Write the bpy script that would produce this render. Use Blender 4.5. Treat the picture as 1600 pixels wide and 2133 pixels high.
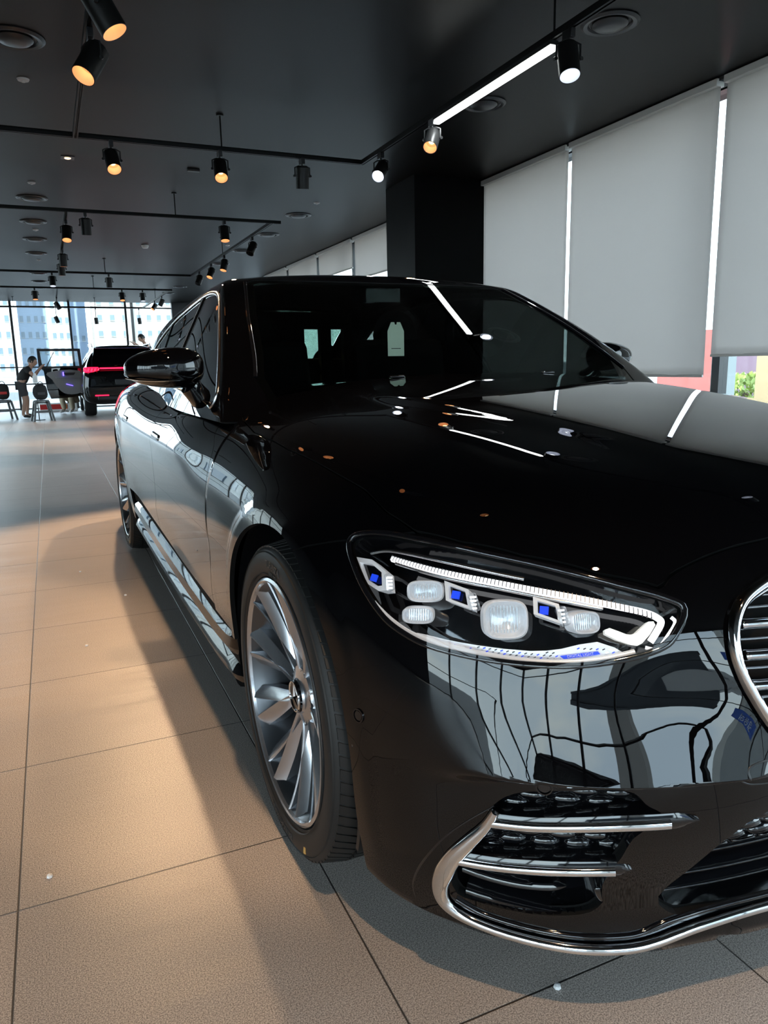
import bpy, math, random
import numpy as np
from mathutils import Vector, Matrix, Euler
random.seed(7)
for _o in list(bpy.data.objects): bpy.data.objects.remove(_o)
SC = bpy.context.scene
COL = SC.collection
# ------------------------------------------------------------ camera
CAM = (-1.3466, -1.5311, 1.0870); YAW, PITCH, ROLL, FPX = .41448, -.19675, -.020326, 1548.4
def cam_axes():
    cy, sy, cp, sp = math.cos(YAW), math.sin(YAW), math.cos(PITCH), math.sin(PITCH)
    f = Vector((sy*cp, cy*cp, sp)); r = Vector((cy, -sy, 0)); u = r.cross(f)
    c, s = math.cos(ROLL), math.sin(ROLL)
    return c*r+s*u, -s*r+c*u, f
_r, _u, _f = cam_axes()
cd = bpy.data.cameras.new('camera'); cam = bpy.data.objects.new('camera', cd); COL.objects.link(cam)
cam.matrix_world = Matrix(((_r.x, _u.x, -_f.x, CAM[0]), (_r.y, _u.y, -_f.y, CAM[1]), (_r.z, _u.z, -_f.z, CAM[2]), (0, 0, 0, 1)))
cd.sensor_fit = 'VERTICAL'; cd.sensor_height = 36; cd.lens = 36*FPX/2133; cd.clip_start = .05; cd.clip_end = 500
SC.camera = cam
# ------------------------------------------------------------ world, sun, exposure
SKY = 5.0
w = bpy.data.worlds.new('sky'); SC.world = w; w.use_nodes = True
nt = w.node_tree; nt.nodes.clear()
def N(nt, t, **k):
    n = nt.nodes.new(t)
    for a, b in k.items(): setattr(n, a, b)
    return n
out = N(nt, 'ShaderNodeOutputWorld'); bg = N(nt, 'ShaderNodeBackground')
tc = N(nt, 'ShaderNodeTexCoord'); sep = N(nt, 'ShaderNodeSeparateXYZ'); rp = N(nt, 'ShaderNodeValToRGB')
nz = N(nt, 'ShaderNodeTexNoise'); nz.inputs['Scale'].default_value = 2.6; nz.inputs['Detail'].default_value = 6
mp = N(nt, 'ShaderNodeMapping'); mp.inputs['Scale'].default_value = (1, 1, 2.5)
cr = N(nt, 'ShaderNodeValToRGB'); mx = N(nt, 'ShaderNodeMixRGB')
rp.color_ramp.elements[0].position = 0.0; rp.color_ramp.elements[0].color = (.86, .92, 1, 1)
rp.color_ramp.elements[1].position = .8; rp.color_ramp.elements[1].color = (.42, .56, .80, 1)
cr.color_ramp.elements[0].position = .5; cr.color_ramp.elements[0].color = (0, 0, 0, 1)
cr.color_ramp.elements[1].position = .72; cr.color_ramp.elements[1].color = (.8, .8, .8, 1)
mx.inputs[2].default_value = (1, 1, 1, 1)
L = nt.links.new
L(tc.outputs['Generated'], sep.inputs[0]); L(sep.outputs['Z'], rp.inputs[0])
L(tc.outputs['Generated'], mp.inputs[0]); L(mp.outputs[0], nz.inputs['Vector']); L(nz.outputs[0], cr.inputs[0])
L(cr.outputs[0], mx.inputs[0]); L(rp.outputs[0], mx.inputs[1]); L(mx.outputs[0], bg.inputs[0])
bg.inputs[1].default_value = SKY; L(bg.outputs[0], out.inputs[0])
sl = bpy.data.lights.new('sun', 'SUN'); sun = bpy.data.objects.new('sun', sl); COL.objects.link(sun)
sun.rotation_euler = (math.radians(27), 0, math.radians(-35)); sl.energy = 9; sl.angle = .01; sl.color = (1, .96, .9)
def portal(name, loc, rot, sx, sy):
    l = bpy.data.lights.new(name, 'AREA'); l.shape = 'RECTANGLE'; l.size = sx; l.size_y = sy
    l.cycles.is_portal = True
    o = bpy.data.objects.new(name, l); o.location = loc; o.rotation_euler = rot; COL.objects.link(o)
R90 = math.pi/2
portal('window_portal_front', (-2.5, -6.45, 1.5), (R90, 0, 0), 12, 2.9)
portal('window_portal_back', (-3.2, 22.0, 1.45), (-R90, 0, 0), 11.5, 2.8)
portal('window_portal_left_front', (-7.9, -3.6, 1.5), (0, -R90, 0), 2.9, 5.6)
portal('window_portal_left', (-7.9, 14, 1.5), (0, -R90, 0), 2.9, 16)
SC.view_settings.view_transform = 'Standard'; SC.view_settings.look = 'None'
SC.view_settings.exposure = 1.42; SC.view_settings.gamma = 1.0; SC.view_settings.use_curve_mapping = False
SC.cycles.max_bounces = 10; SC.cycles.glossy_bounces = 6; SC.cycles.transmission_bounces = 8; SC.cycles.transparent_max_bounces = 24
SC.cycles.sample_clamp_indirect = 6.0; SC.cycles.caustics_reflective = False; SC.cycles.caustics_refractive = False
SC.cycles.use_denoising = True
# ------------------------------------------------------------ helpers
def tag(o, label=None, cat=None, group=None, kind=None):
    if label: o['label'] = label
    if cat: o['category'] = cat
    if group: o['group'] = group
    if kind: o['kind'] = kind
    return o
def empty(name, loc=(0, 0, 0), rz=0, label=None, cat=None, group=None):
    o = bpy.data.objects.new(name, None); o.location = loc; o.rotation_euler = (0, 0, rz); o.empty_display_size = .1
    COL.objects.link(o); return tag(o, label, cat, group)
class MB:
    """collects shapes into one mesh"""
    def __init__(s): s.v = []; s.f = []; s.m = []; s.n = []; s.sm = []
    def add(s, v, f, mi=0, n=None, smooth=True):
        b = len(s.v); s.v += [tuple(map(float, p)) for p in v]; s.f += [tuple(int(i)+b for i in q) for q in f]
        s.m += [mi]*len(f); s.sm += [smooth]*len(f)
        s.n += [tuple(map(float, q)) for q in n] if n is not None else [(0, 0, 0)]*len(v)
        return s
    def box(s, c, d, rot=None, mi=0):
        v = []
        for x in (-.5, .5):
            for y in (-.5, .5):
                for z in (-.5, .5):
                    p = Vector((x*d[0], y*d[1], z*d[2]))
                    if rot is not None: p = rot @ p
                    v.append(p+Vector(c))
        return s.add(v, [(0, 1, 3, 2), (4, 6, 7, 5), (0, 4, 5, 1), (2, 3, 7, 6), (0, 2, 6, 4), (1, 5, 7, 3)], mi, smooth=False)
    def lathe(s, prof, n=32, axis='z', loc=(0, 0, 0), rot=None, mi=0, close=False):
        v = []; f = []; k = len(prof)
        for i in range(n):
            t = 2*math.pi*i/n; c, q = math.cos(t), math.sin(t)
            for r, h in prof:
                p = Vector((r*c, r*q, h)) if axis == 'z' else (Vector((h, r*c, r*q)) if axis == 'x' else Vector((r*c, h, r*q)))
                if rot is not None: p = rot @ p
                v.append(p+Vector(loc))
        for i in range(n):
            j = (i+1) % n
            for a in range(k if close else k-1):
                b = (a+1) % k; f.append((i*k+a, j*k+a, j*k+b, i*k+b))
        return s.add(v, f, mi)
    def tube(s, pts, r, n=8, mi=0, closed=False, caps=True, flat=1.0):
        pts = [Vector(p) for p in pts]; m = len(pts); v = []; f = []
        up = Vector((0, 0, 1)); rr = r if hasattr(r, '__len__') else [r]*m
        prev = None
        for i, p in enumerate(pts):
            a = pts[(i-1) % m] if (i or closed) else p; b = pts[(i+1) % m] if (i < m-1 or closed) else p
            t = (b-a).normalized()
            if prev is None:
                u = t.cross(up)
                if u.length < 1e-3: u = t.cross(Vector((1, 0, 0)))
                u.normalize()
            else:
                u = (prev-t*prev.dot(t)).normalized()
            prev = u; w_ = t.cross(u)
            for k in range(n):
                q = 2*math.pi*k/n; v.append(p+(u*math.cos(q)+w_*math.sin(q)*flat)*rr[i])
        for i in range(m if closed else m-1):
            j = (i+1) % m
            for k in range(n): l = (k+1) % n; f.append((i*n+k, i*n+l, j*n+l, j*n+k))
        if caps and not closed: f += [tuple(range(n))[::-1], tuple((m-1)*n+k for k in range(n))]
        return s.add(v, f, mi)
    def prism(s, poly, z0, z1, M=None, mi=0):
        n = len(poly); v = [Vector((x, y, z0)) for x, y in poly]+[Vector((x, y, z1)) for x, y in poly]
        if M is not None: v = [M @ p for p in v]
        f = [tuple(range(n))[::-1], tuple(range(n, 2*n))]+[(i, (i+1) % n, n+(i+1) % n, n+i) for i in range(n)]
        return s.add(v, f, mi, smooth=False)
    def build(s, name, mats, parent=None, bevel=0, sharp=35, ctype='MESH'):
        me = bpy.data.meshes.new(name); me.from_pydata(s.v, [], s.f); me.update()
        for m in (mats if isinstance(mats, (list, tuple)) else [mats]): me.materials.append(m)
        me.polygons.foreach_set('material_index', s.m); me.polygons.foreach_set('use_smooth', s.sm)
        if any(q != (0, 0, 0) for q in s.n[:50]) and len(s.n) == len(me.vertices):
            me.normals_split_custom_set_from_vertices(s.n)
        else:
            try: me.set_sharp_from_angle(angle=math.radians(sharp))
            except Exception: pass
        o = bpy.data.objects.new(name, me); COL.objects.link(o)
        if parent is not None: o.parent = parent
        if bevel:
            b = o.modifiers.new('bevel', 'BEVEL'); b.width = bevel; b.segments = 2; b.limit_method = 'ANGLE'
        return o
def copy_tree(o, parent=None):
    c = o.copy(); COL.objects.link(c)
    if parent is not None: c.parent = parent
    for ch in list(o.children): copy_tree(ch, c)
    return c
# ------------------------------------------------------------ materials
def mat(name, base=(.5, .5, .5), rough=.5, metal=0., coat=0., ior=1.5, emis=None, es=1., spec=None, coat_ior=1.5, coat_rough=.01):
    m = bpy.data.materials.new(name); m.use_nodes = True; b = m.node_tree.nodes['Principled BSDF']
    b.inputs['Base Color'].default_value = (*base, 1); b.inputs['Roughness'].default_value = rough
    b.inputs['Metallic'].default_value = metal; b.inputs['IOR'].default_value = ior
    b.inputs['Coat Weight'].default_value = coat; b.inputs['Coat IOR'].default_value = coat_ior; b.inputs['Coat Roughness'].default_value = coat_rough
    if spec is not None: b.inputs['Specular IOR Level'].default_value = spec
    if emis: b.inputs['Emission Color'].default_value = (*emis, 1); b.inputs['Emission Strength'].default_value = es
    return m
def noise_bump(m, scale, strength, dist=.001, stretch=(1, 1, 1), detail=3):
    nt = m.node_tree; b = nt.nodes['Principled BSDF']
    t = N(nt, 'ShaderNodeTexCoord'); mp = N(nt, 'ShaderNodeMapping'); mp.inputs['Scale'].default_value = stretch
    z = N(nt, 'ShaderNodeTexNoise'); z.inputs['Scale'].default_value = scale; z.inputs['Detail'].default_value = detail
    u = N(nt, 'ShaderNodeBump'); u.inputs['Strength'].default_value = strength; u.inputs['Distance'].default_value = dist
    nt.links.new(t.outputs['Object'], mp.inputs[0]); nt.links.new(mp.outputs[0], z.inputs['Vector'])
    nt.links.new(z.outputs[0], u.inputs['Height']); nt.links.new(u.outputs[0], b.inputs['Normal']); return m
def glass(name, tint=(.8, .85, .85), ior=1.45, rough=0.0, f0=None):
    m = bpy.data.materials.new(name); m.use_nodes = True; nt = m.node_tree; nt.nodes.clear()
    o = N(nt, 'ShaderNodeOutputMaterial'); t = N(nt, 'ShaderNodeBsdfTransparent'); g = N(nt, 'ShaderNodeBsdfGlossy')
    fr = N(nt, 'ShaderNodeFresnel'); ge = N(nt, 'ShaderNodeNewGeometry'); mr = N(nt, 'ShaderNodeMapRange')
    mr.inputs[3].default_value = ior; mr.inputs[4].default_value = 1/ior; nt.links.new(ge.outputs['Backfacing'], mr.inputs[0]); nt.links.new(mr.outputs[0], fr.inputs[0])   # same reflectance from both sides
    g.inputs['Roughness'].default_value = rough
    x = N(nt, 'ShaderNodeMixShader'); t.inputs[0].default_value = (*tint, 1); g.inputs[0].default_value = (1, 1, 1, 1)
    nt.links.new(fr.outputs[0], x.inputs[0]); nt.links.new(t.outputs[0], x.inputs[1]); nt.links.new(g.outputs[0], x.inputs[2])
    nt.links.new(x.outputs[0], o.inputs[0]); return m
def emit(name, col, s):
    m = bpy.data.materials.new(name); m.use_nodes = True; nt = m.node_tree; nt.nodes.clear()
    o = N(nt, 'ShaderNodeOutputMaterial'); e = N(nt, 'ShaderNodeEmission'); e.inputs[0].default_value = (*col, 1); e.inputs[1].default_value = s
    nt.links.new(e.outputs[0], o.inputs[0]); return m
M = {}
M['paint'] = mat('black_car_paint', (.0012, .0012, .0016), .05, 0, 1., 1.5, coat_ior=1.52, coat_rough=.0, spec=.0)
M['gloss'] = mat('gloss_black_plastic', (.004, .004, .005), .06, coat=.6)
M['satin'] = mat('satin_black_plastic', (.008, .008, .009), .35)
M['matte'] = mat('matte_black', (.006, .006, .006), .8, spec=.1)
M['chrome'] = mat('chrome', (.86, .87, .88), .05, 1)
M['satin_chrome'] = mat('satin_chrome', (.62, .62, .64), .22, 1)
M['rim'] = noise_bump(mat('silver_wheel_paint', (.50, .51, .54), .24, .9, .6), 900, .03, .0003)
M['rim_in'] = mat('wheel_barrel', (.10, .105, .115), .32, .85)
M['rubber'] = mat('tyre_rubber', (.012, .012, .012), .55, spec=.35)
M['letter'] = mat('tyre_letter', (.03, .03, .03), .45)
M['gold'] = mat('tyre_mark', (.55, .30, .08), .5)
M['tint'] = glass('tinted_window_glass', (.07, .08, .08), 1.5)
M['wshield'] = glass('windscreen_glass', (.46, .52, .49), 1.5)
M['silver'] = mat('silver_added_glow', (.72, .74, .77), .28, .45, emis=(.9, .95, 1), es=.10)  # slight glow added so the headlight interior looks lit by the running light
M['lens'] = glass('headlight_lens', (.93, .94, .95), 1.35)
M['clear'] = glass('clear_optic', (.92, .94, .95), 1.8)
M['white_lit'] = emit('daytime_running_light', (.95, .97, 1), .75)
M['blue'] = mat('headlight_blue', (.01, .04, .55), .3, emis=(.02, .08, .9), es=.25)
M['red'] = mat('tail_lamp_red', (.5, .0, .02), .15, emis=(1, .01, .05), es=1.3)
M['reddark'] = mat('tail_lamp_dark', (.35, .0, .01), .1, emis=(1, .01, .03), es=.25)
M['paper'] = mat('tag_paper', (.86, .92, .80), .6)
M['ink'] = mat('ink', (.03, .03, .03), .6)
M['cabin'] = mat('cabin_trim', (.005, .005, .005), .8, spec=.1)
M['track'] = mat('track_black_metal', (.0035, .0035, .0035), .42, spec=.22)
M['lampbody'] = mat('lamp_black_metal', (.007, .007, .007), .42, spec=.35)
M['lampgrey'] = mat('lamp_grey_metal', (.22, .22, .23), .35, .5)
M['warm_in'] = mat('warm_reflector', (.9, .55, .32), .4, emis=(1, .50, .24), es=.12)
M['cool_in'] = mat('cool_reflector', (.8, .82, .9), .4, emis=(.75, .8, 1), es=.08)
M['warm_led'] = emit('warm_led', (1, .66, .32), 2.4)
M['cool_led'] = emit('cool_led', (.9, .96, 1), 2.4)
M['strip'] = emit('linear_led', (.95, 1, .97), 4)
M['dark_in'] = mat('unlit_reflector', (.03, .03, .03), .4)
M['vent'] = mat('vent_black', (.03, .03, .032), .32)
M['whiteplastic'] = mat('white_plastic', (.6, .6, .6), .4)
M['frame'] = mat('window_frame_dark', (.018, .019, .02), .35)
M['window'] = glass('window_pane', (.72, .78, .78), 1.25)
M['skin'] = mat('skin', (.42, .24, .17), .5)
M['hair'] = mat('hair', (.008, .007, .006), .5)
M['cloth_black'] = mat('black_cloth', (.012, .012, .013), .9)
M['cloth_grey'] = mat('grey_cloth', (.05, .05, .055), .9)
M['beige'] = mat('beige_cloth', (.42, .36, .26), .9)
M['shoe'] = mat('shoe_white', (.6, .6, .6), .6)
M['stool'] = mat('grey_plastic', (.075, .08, .085), .4)
M['doorgrey'] = mat('grey_leather', (.36, .35, .34), .5)
M['orange'] = mat('orange_paint', (.75, .13, .02), .5)
M['redp'] = mat('red_paint', (.5, .02, .02), .5)
M['whitep'] = mat('white_paint', (.75, .75, .75), .5)
M['blue_amb'] = emit('blue_ambient_light', (.12, .08, 1), 2.2)

def text_mesh(name, body, size, m, parent, Mx, extrude=.001):
    c = bpy.data.curves.new(name, 'FONT'); c.body = body; c.size = size; c.extrude = extrude; c.align_x = 'CENTER'; c.align_y = 'CENTER'
    o = bpy.data.objects.new(name, c); COL.objects.link(o); bpy.context.view_layer.update()
    me = bpy.data.meshes.new_from_object(o.evaluated_get(bpy.context.evaluated_depsgraph_get())); bpy.data.objects.remove(o)
    me.materials.clear(); me.materials.append(m); o = bpy.data.objects.new(name, me); COL.objects.link(o); o.parent = parent; o.matrix_local = Mx; return o
# ---------- splines ----------
def cspl(xs, ys):
    xs=np.asarray(xs,float); ys=np.asarray(ys,float); n=len(xs); h=np.diff(xs)
    A=np.zeros((n,n)); r=np.zeros((n,)+ys.shape[1:]); A[0,0]=A[-1,-1]=1
    for i in range(1,n-1):
        A[i,i-1]=h[i-1];A[i,i]=2*(h[i-1]+h[i]);A[i,i+1]=h[i]
        r[i]=6*((ys[i+1]-ys[i])/h[i]-(ys[i]-ys[i-1])/h[i-1])
    M=np.linalg.solve(A,r)
    def f(x):
        x=np.clip(x,xs[0],xs[-1]); i=np.clip(np.searchsorted(xs,x)-1,0,n-2); t=x-xs[i]; u=xs[i+1]-x; hh=h[i]
        if ys.ndim>1: t=t[...,None];u=u[...,None];hh=hh[...,None]
        return (M[i]*u**3+M[i+1]*t**3)/(6*hh)+(ys[i]/hh-M[i]*hh/6)*u+(ys[i+1]/hh-M[i+1]*hh/6)*t
    return f
def sstep(a,b,x):
    t=np.clip((x-a)/(b-a),0,1); return t*t*t*(t*(6*t-15)+10)
def smax(a,b,k):
    h=np.clip(k-np.abs(a-b),0,None)/k
    return np.maximum(a,b)+h*h*h*k/6
# ---------- plan outlines, polar about (0,.6); per z level list of (x, y) ----------
Y0=.6
ZL=[.14,.24,.36,.48,.60,.72,.82,.92]
BASE=[.90,.932,.944,.955,.962,.964,.955,.94]
OUT=[ # x fractions of width, y
 [(0,-.80),(.30,-.785),(.50,-.745),(.66,-.685),(.79,-.555),(.885,-.40),(.90,-.1),(.90,.2)],
 [(0,-.82),(.30,-.805),(.50,-.765),(.68,-.69),(.83,-.555),(.905,-.38),(.932,-.1),(.932,.2)],
 [(0,-.845),(.30,-.835),(.50,-.80),(.68,-.72),(.84,-.56),(.915,-.38),(.944,-.1),(.944,.2)],
 [(0,-.868),(.30,-.855),(.50,-.815),(.69,-.725),(.845,-.56),(.92,-.37),(.953,-.1),(.955,.2)],
 [(0,-.868),(.30,-.852),(.50,-.80),(.69,-.70),(.845,-.53),(.92,-.34),(.957,-.08),(.962,.2)],
 [(0,-.845),(.30,-.825),(.50,-.765),(.69,-.645),(.84,-.46),(.92,-.27),(.957,-.04),(.964,.2)],
 [(0,-.81),(.30,-.785),(.50,-.715),(.69,-.575),(.83,-.37),(.905,-.18),(.945,.02),(.955,.22)],
 [(0,-.76),(.30,-.73),(.50,-.65),(.69,-.49),(.81,-.28),(.88,-.08),(.925,.1),(.94,.3)]]
TH=np.linspace(0,np.pi/2,91)
def _lev(pts,b):
    pts=np.array(pts+[(b,.42),(b,.6),(b,.8),(b,1.05),(b,1.4)],float)
    # mirror at the front for zero slope
    th=np.arctan2(pts[:,0],Y0-pts[:,1]); r=np.hypot(pts[:,0],Y0-pts[:,1])
    th=np.concatenate([-th[1:4][::-1],th]); r=np.concatenate([r[1:4][::-1],r])
    return cspl(th,r)(TH)
_R=np.array([_lev(o,b) for o,b in zip(OUT,BASE)])
# smooth across theta a little
_Rz=cspl(ZL,_R)
_bz=cspl([.12,.2,.3,.42,.55,.68,.78,.86,.93,1.0],[.855,.905,.934,.950,.960,.966,.963,.955,.942,.915])
_fb=cspl([.14,.24,.36,.48,.60,.72,.82,.92,1.0],[.90,.932,.944,.955,.962,.964,.955,.94,.92])
ZT=np.linspace(.12,1.05,466); RTAB=_Rz(np.clip(ZT,.14,.92))  # (94,31)
RTAB=RTAB*( _fb(np.clip(ZT,.14,1.0))/_fb(np.clip(ZT,.14,.92)))[:,None]
def Rpol(th,z):
    th=np.abs(th); a=np.clip((z-ZT[0])/(ZT[1]-ZT[0]),0,len(ZT)-1.001); i=a.astype(int); fa=a-i
    # cubic (catmull) in theta, linear in z
    b=np.clip(th/(TH[1]),0,len(TH)-1.0001); j=b.astype(int); t=b-j
    def row(i):
        g=lambda k: RTAB[i,np.clip(np.where(k<0,-k,k),0,len(TH)-1)]
        p0,p1,p2,p3=g(j-1),g(j),g(j+1),g(j+2)
        return p1+.5*t*(p2-p0+t*(2*p0-5*p1+4*p2-p3+t*(3*(p1-p2)+p3-p0)))
    return row(i)*(1-fa)+row(np.minimum(i+1,len(ZT)-1))*fa
def Wside(y,z):
    zz=np.clip(z,.12,1.0)
    f=_fb(np.clip(zz,.14,1)); b=_bz(zz); t=sstep(.6,1.3,y)
    w=f*(1-t)+b*t
    w=w-.012*sstep(.5,1.2,y)*(1-sstep(2.2,3.0,y))*0
    w=w*(1-.13*sstep(2.6,4.9,y))
    # lower door concavity and crease
    m=sstep(.62,1.8,y)*(1-sstep(2.5,2.9,y))
    w=w-.010*m*np.exp(-((z-.40)/.11)**2)
    # shoulder (character) line through the handles
    w=w+.006*sstep(.62,1.3,y)*np.exp(-((z-(.80+.01*y))/.035)**2)
    return w
def archd(y,z):
    z=np.maximum(z,.356)
    return (np.sqrt((y/.366)**2+((z-.356)/.398)**2)-1)*.385
def flare(y,z):
    o=0
    for yc,r in ((0,.402),(3.216,.402)):
        d=archd(y-yc,z)
        m=sstep(.02,.12,z-.16)
        o=o+m*(.010*(1-sstep(.024,.075,d)))*(.25+.75*sstep(-.36,-.12,y-yc))
    return o
# ---------- top ----------
_zc=cspl([-.95,-.87,-.80,-.72,-.6,-.4,-.1,.3,.75,.9,1.2,4.2,4.6],[.63,.745,.812,.856,.892,.932,.975,1.015,1.044,1.047,1.03,1.03,.98])
def Htop(x,y):
    a=np.abs(x)
    d=.083*(a/.9)**2.3
    z=_zc(y)-d*np.where(y<.9,1,1)
    # power dome: raised centre with soft creases
    xc=.30+.22*sstep(-.8,.75,y)
    z=z+.006*(1-sstep(xc-.03,xc+.10,a))*sstep(-.75,-.45,y)*(1-sstep(.7,.9,y))
    return z
DENT=[0.]
def F(P):
    x,y,z=P[...,0],P[...,1],P[...,2]; a=np.abs(x)
    th=np.arctan2(a,np.maximum(Y0-y,1e-6)); rho=np.hypot(a,Y0-y)
    gf=rho-Rpol(th,z)
    zc_=np.interp(th,[0,.35,.52,.60,.74],[.492,.490,.480,.470,.445])
    fd=(1-sstep(.50,.68,th))*sstep(.24,.34,th)
    wd=.022+.03*sstep(.5,.68,th)
    lm=1-sstep(zc_-wd,zc_+.001,z)
    gf=gf-.026*fd*np.clip((zc_+.115-z)/.115,0,1)**2*(1-lm)
    gf=gf+.014*lm*sstep(.10,.22,z)*(1-sstep(.50,.74,th))
    gf=gf+DENT[0]*.022*np.exp(-((th-.412)/.032)**2-((z-.270)/.06)**2)
    gf=gf+.007*np.exp(-((th-.385)/.055)**2-((z-.60)/.055)**2)
    gs=a-Wside(y,z)
    g=np.where(y<Y0,gf,gs)-flare(y,z)*sstep(.5,.8,a)
    t=z-Htop(x,y)
    k=.10+.06*sstep(-.6,-.1,y)-.06*sstep(.5,1.4,y)
    g=smax(g,t*.92,k*2.2)
    g=smax(g,.122+.030*sstep(.60,.85,th)*(y<Y0)-z,.04)
    g=smax(g,y-4.42+.35*(a)**3,.25)
    return g
# ---------- greenhouse ----------
_zr=cspl([.6,1.2,1.7,2.3,3.0,3.6,4.0],[1.32,1.437,1.463,1.466,1.41,1.29,1.15])
def FG(P):
    x,y,z=P[...,0],P[...,1],P[...,2]; a=np.abs(x)
    # side glass plane, tumblehome
    w0=.872-.085*sstep(.9,2.9,y)-.06*sstep(2.9,4.4,y)
    h=z-.98
    s=a-(w0-.43*h-.02*h*h)
    s=s*.86
    # windshield: from cowl y=.74 (centre) to header
    yw=.68+.06*(a/.72)**2.2
    w=((z-1.005)*.86-(y-yw)*.50)   # plane slope ~30deg
    hh=np.clip(h/.45,0,1); w=w+.035*sstep(0,.45,h)*h-.10*hh*(1-hh)
    rf=z-(_zr(y)-.032*(a/.62)**2.4)
    # rear glass
    rg=((z-1.03)*.87-(4.05-y)*.50)
    g=smax(s,rf,.045)
    g=smax(g,w,.035)
    g=smax(g,rg,.10)
    return g
def grad(f,P,e=1e-4):
    G=np.stack([f(P+np.eye(3)[i]*e)-f(P-np.eye(3)[i]*e) for i in range(3)],-1)
    return G/(np.linalg.norm(G,axis=-1,keepdims=True)+1e-12)
def march(f,O,D,t0,t1,n=400):
    """first crossing from outside (f>0) to inside along rays"""
    O=np.asarray(O,float);D=np.asarray(D,float)
    ts=np.linspace(t0,t1,n)
    V=f(O[...,None,:]+D[...,None,:]*ts[:,None])
    neg=V<0; k=neg.argmax(-1); ok=neg.any(-1)&(k>0)
    lo=ts[np.maximum(k-1,0)];hi=ts[k]
    for _ in range(40):
        m=(lo+hi)/2; v=f(O+D*m[...,None]); lo=np.where(v>0,m,lo);hi=np.where(v>0,hi,m)
    return O+D*hi[...,None],ok
def spt(th,z,off=0.):
    """point on the lower body in polar (theta in degrees, z), offset outward"""
    th=np.radians(np.asarray(th,float)); z=np.asarray(z,float)
    th,z=np.broadcast_arrays(th,z)
    d=np.stack([-np.sin(th),-np.cos(th),0*th],-1); o=np.stack([0*z,Y0+0*z,z],-1)
    lo=np.zeros_like(z)+.3;hi=np.zeros_like(z)+2.2
    for _ in range(40):
        m=(lo+hi)/2;v=F(o+d*m[...,None]);lo=np.where(v<0,m,lo);hi=np.where(v<0,hi,m)
    P=o+d*hi[...,None]
    if np.any(off): P=P+grad(F,P)*np.asarray(off)[...,None] if np.ndim(off) else P+grad(F,P)*off
    return P
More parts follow.
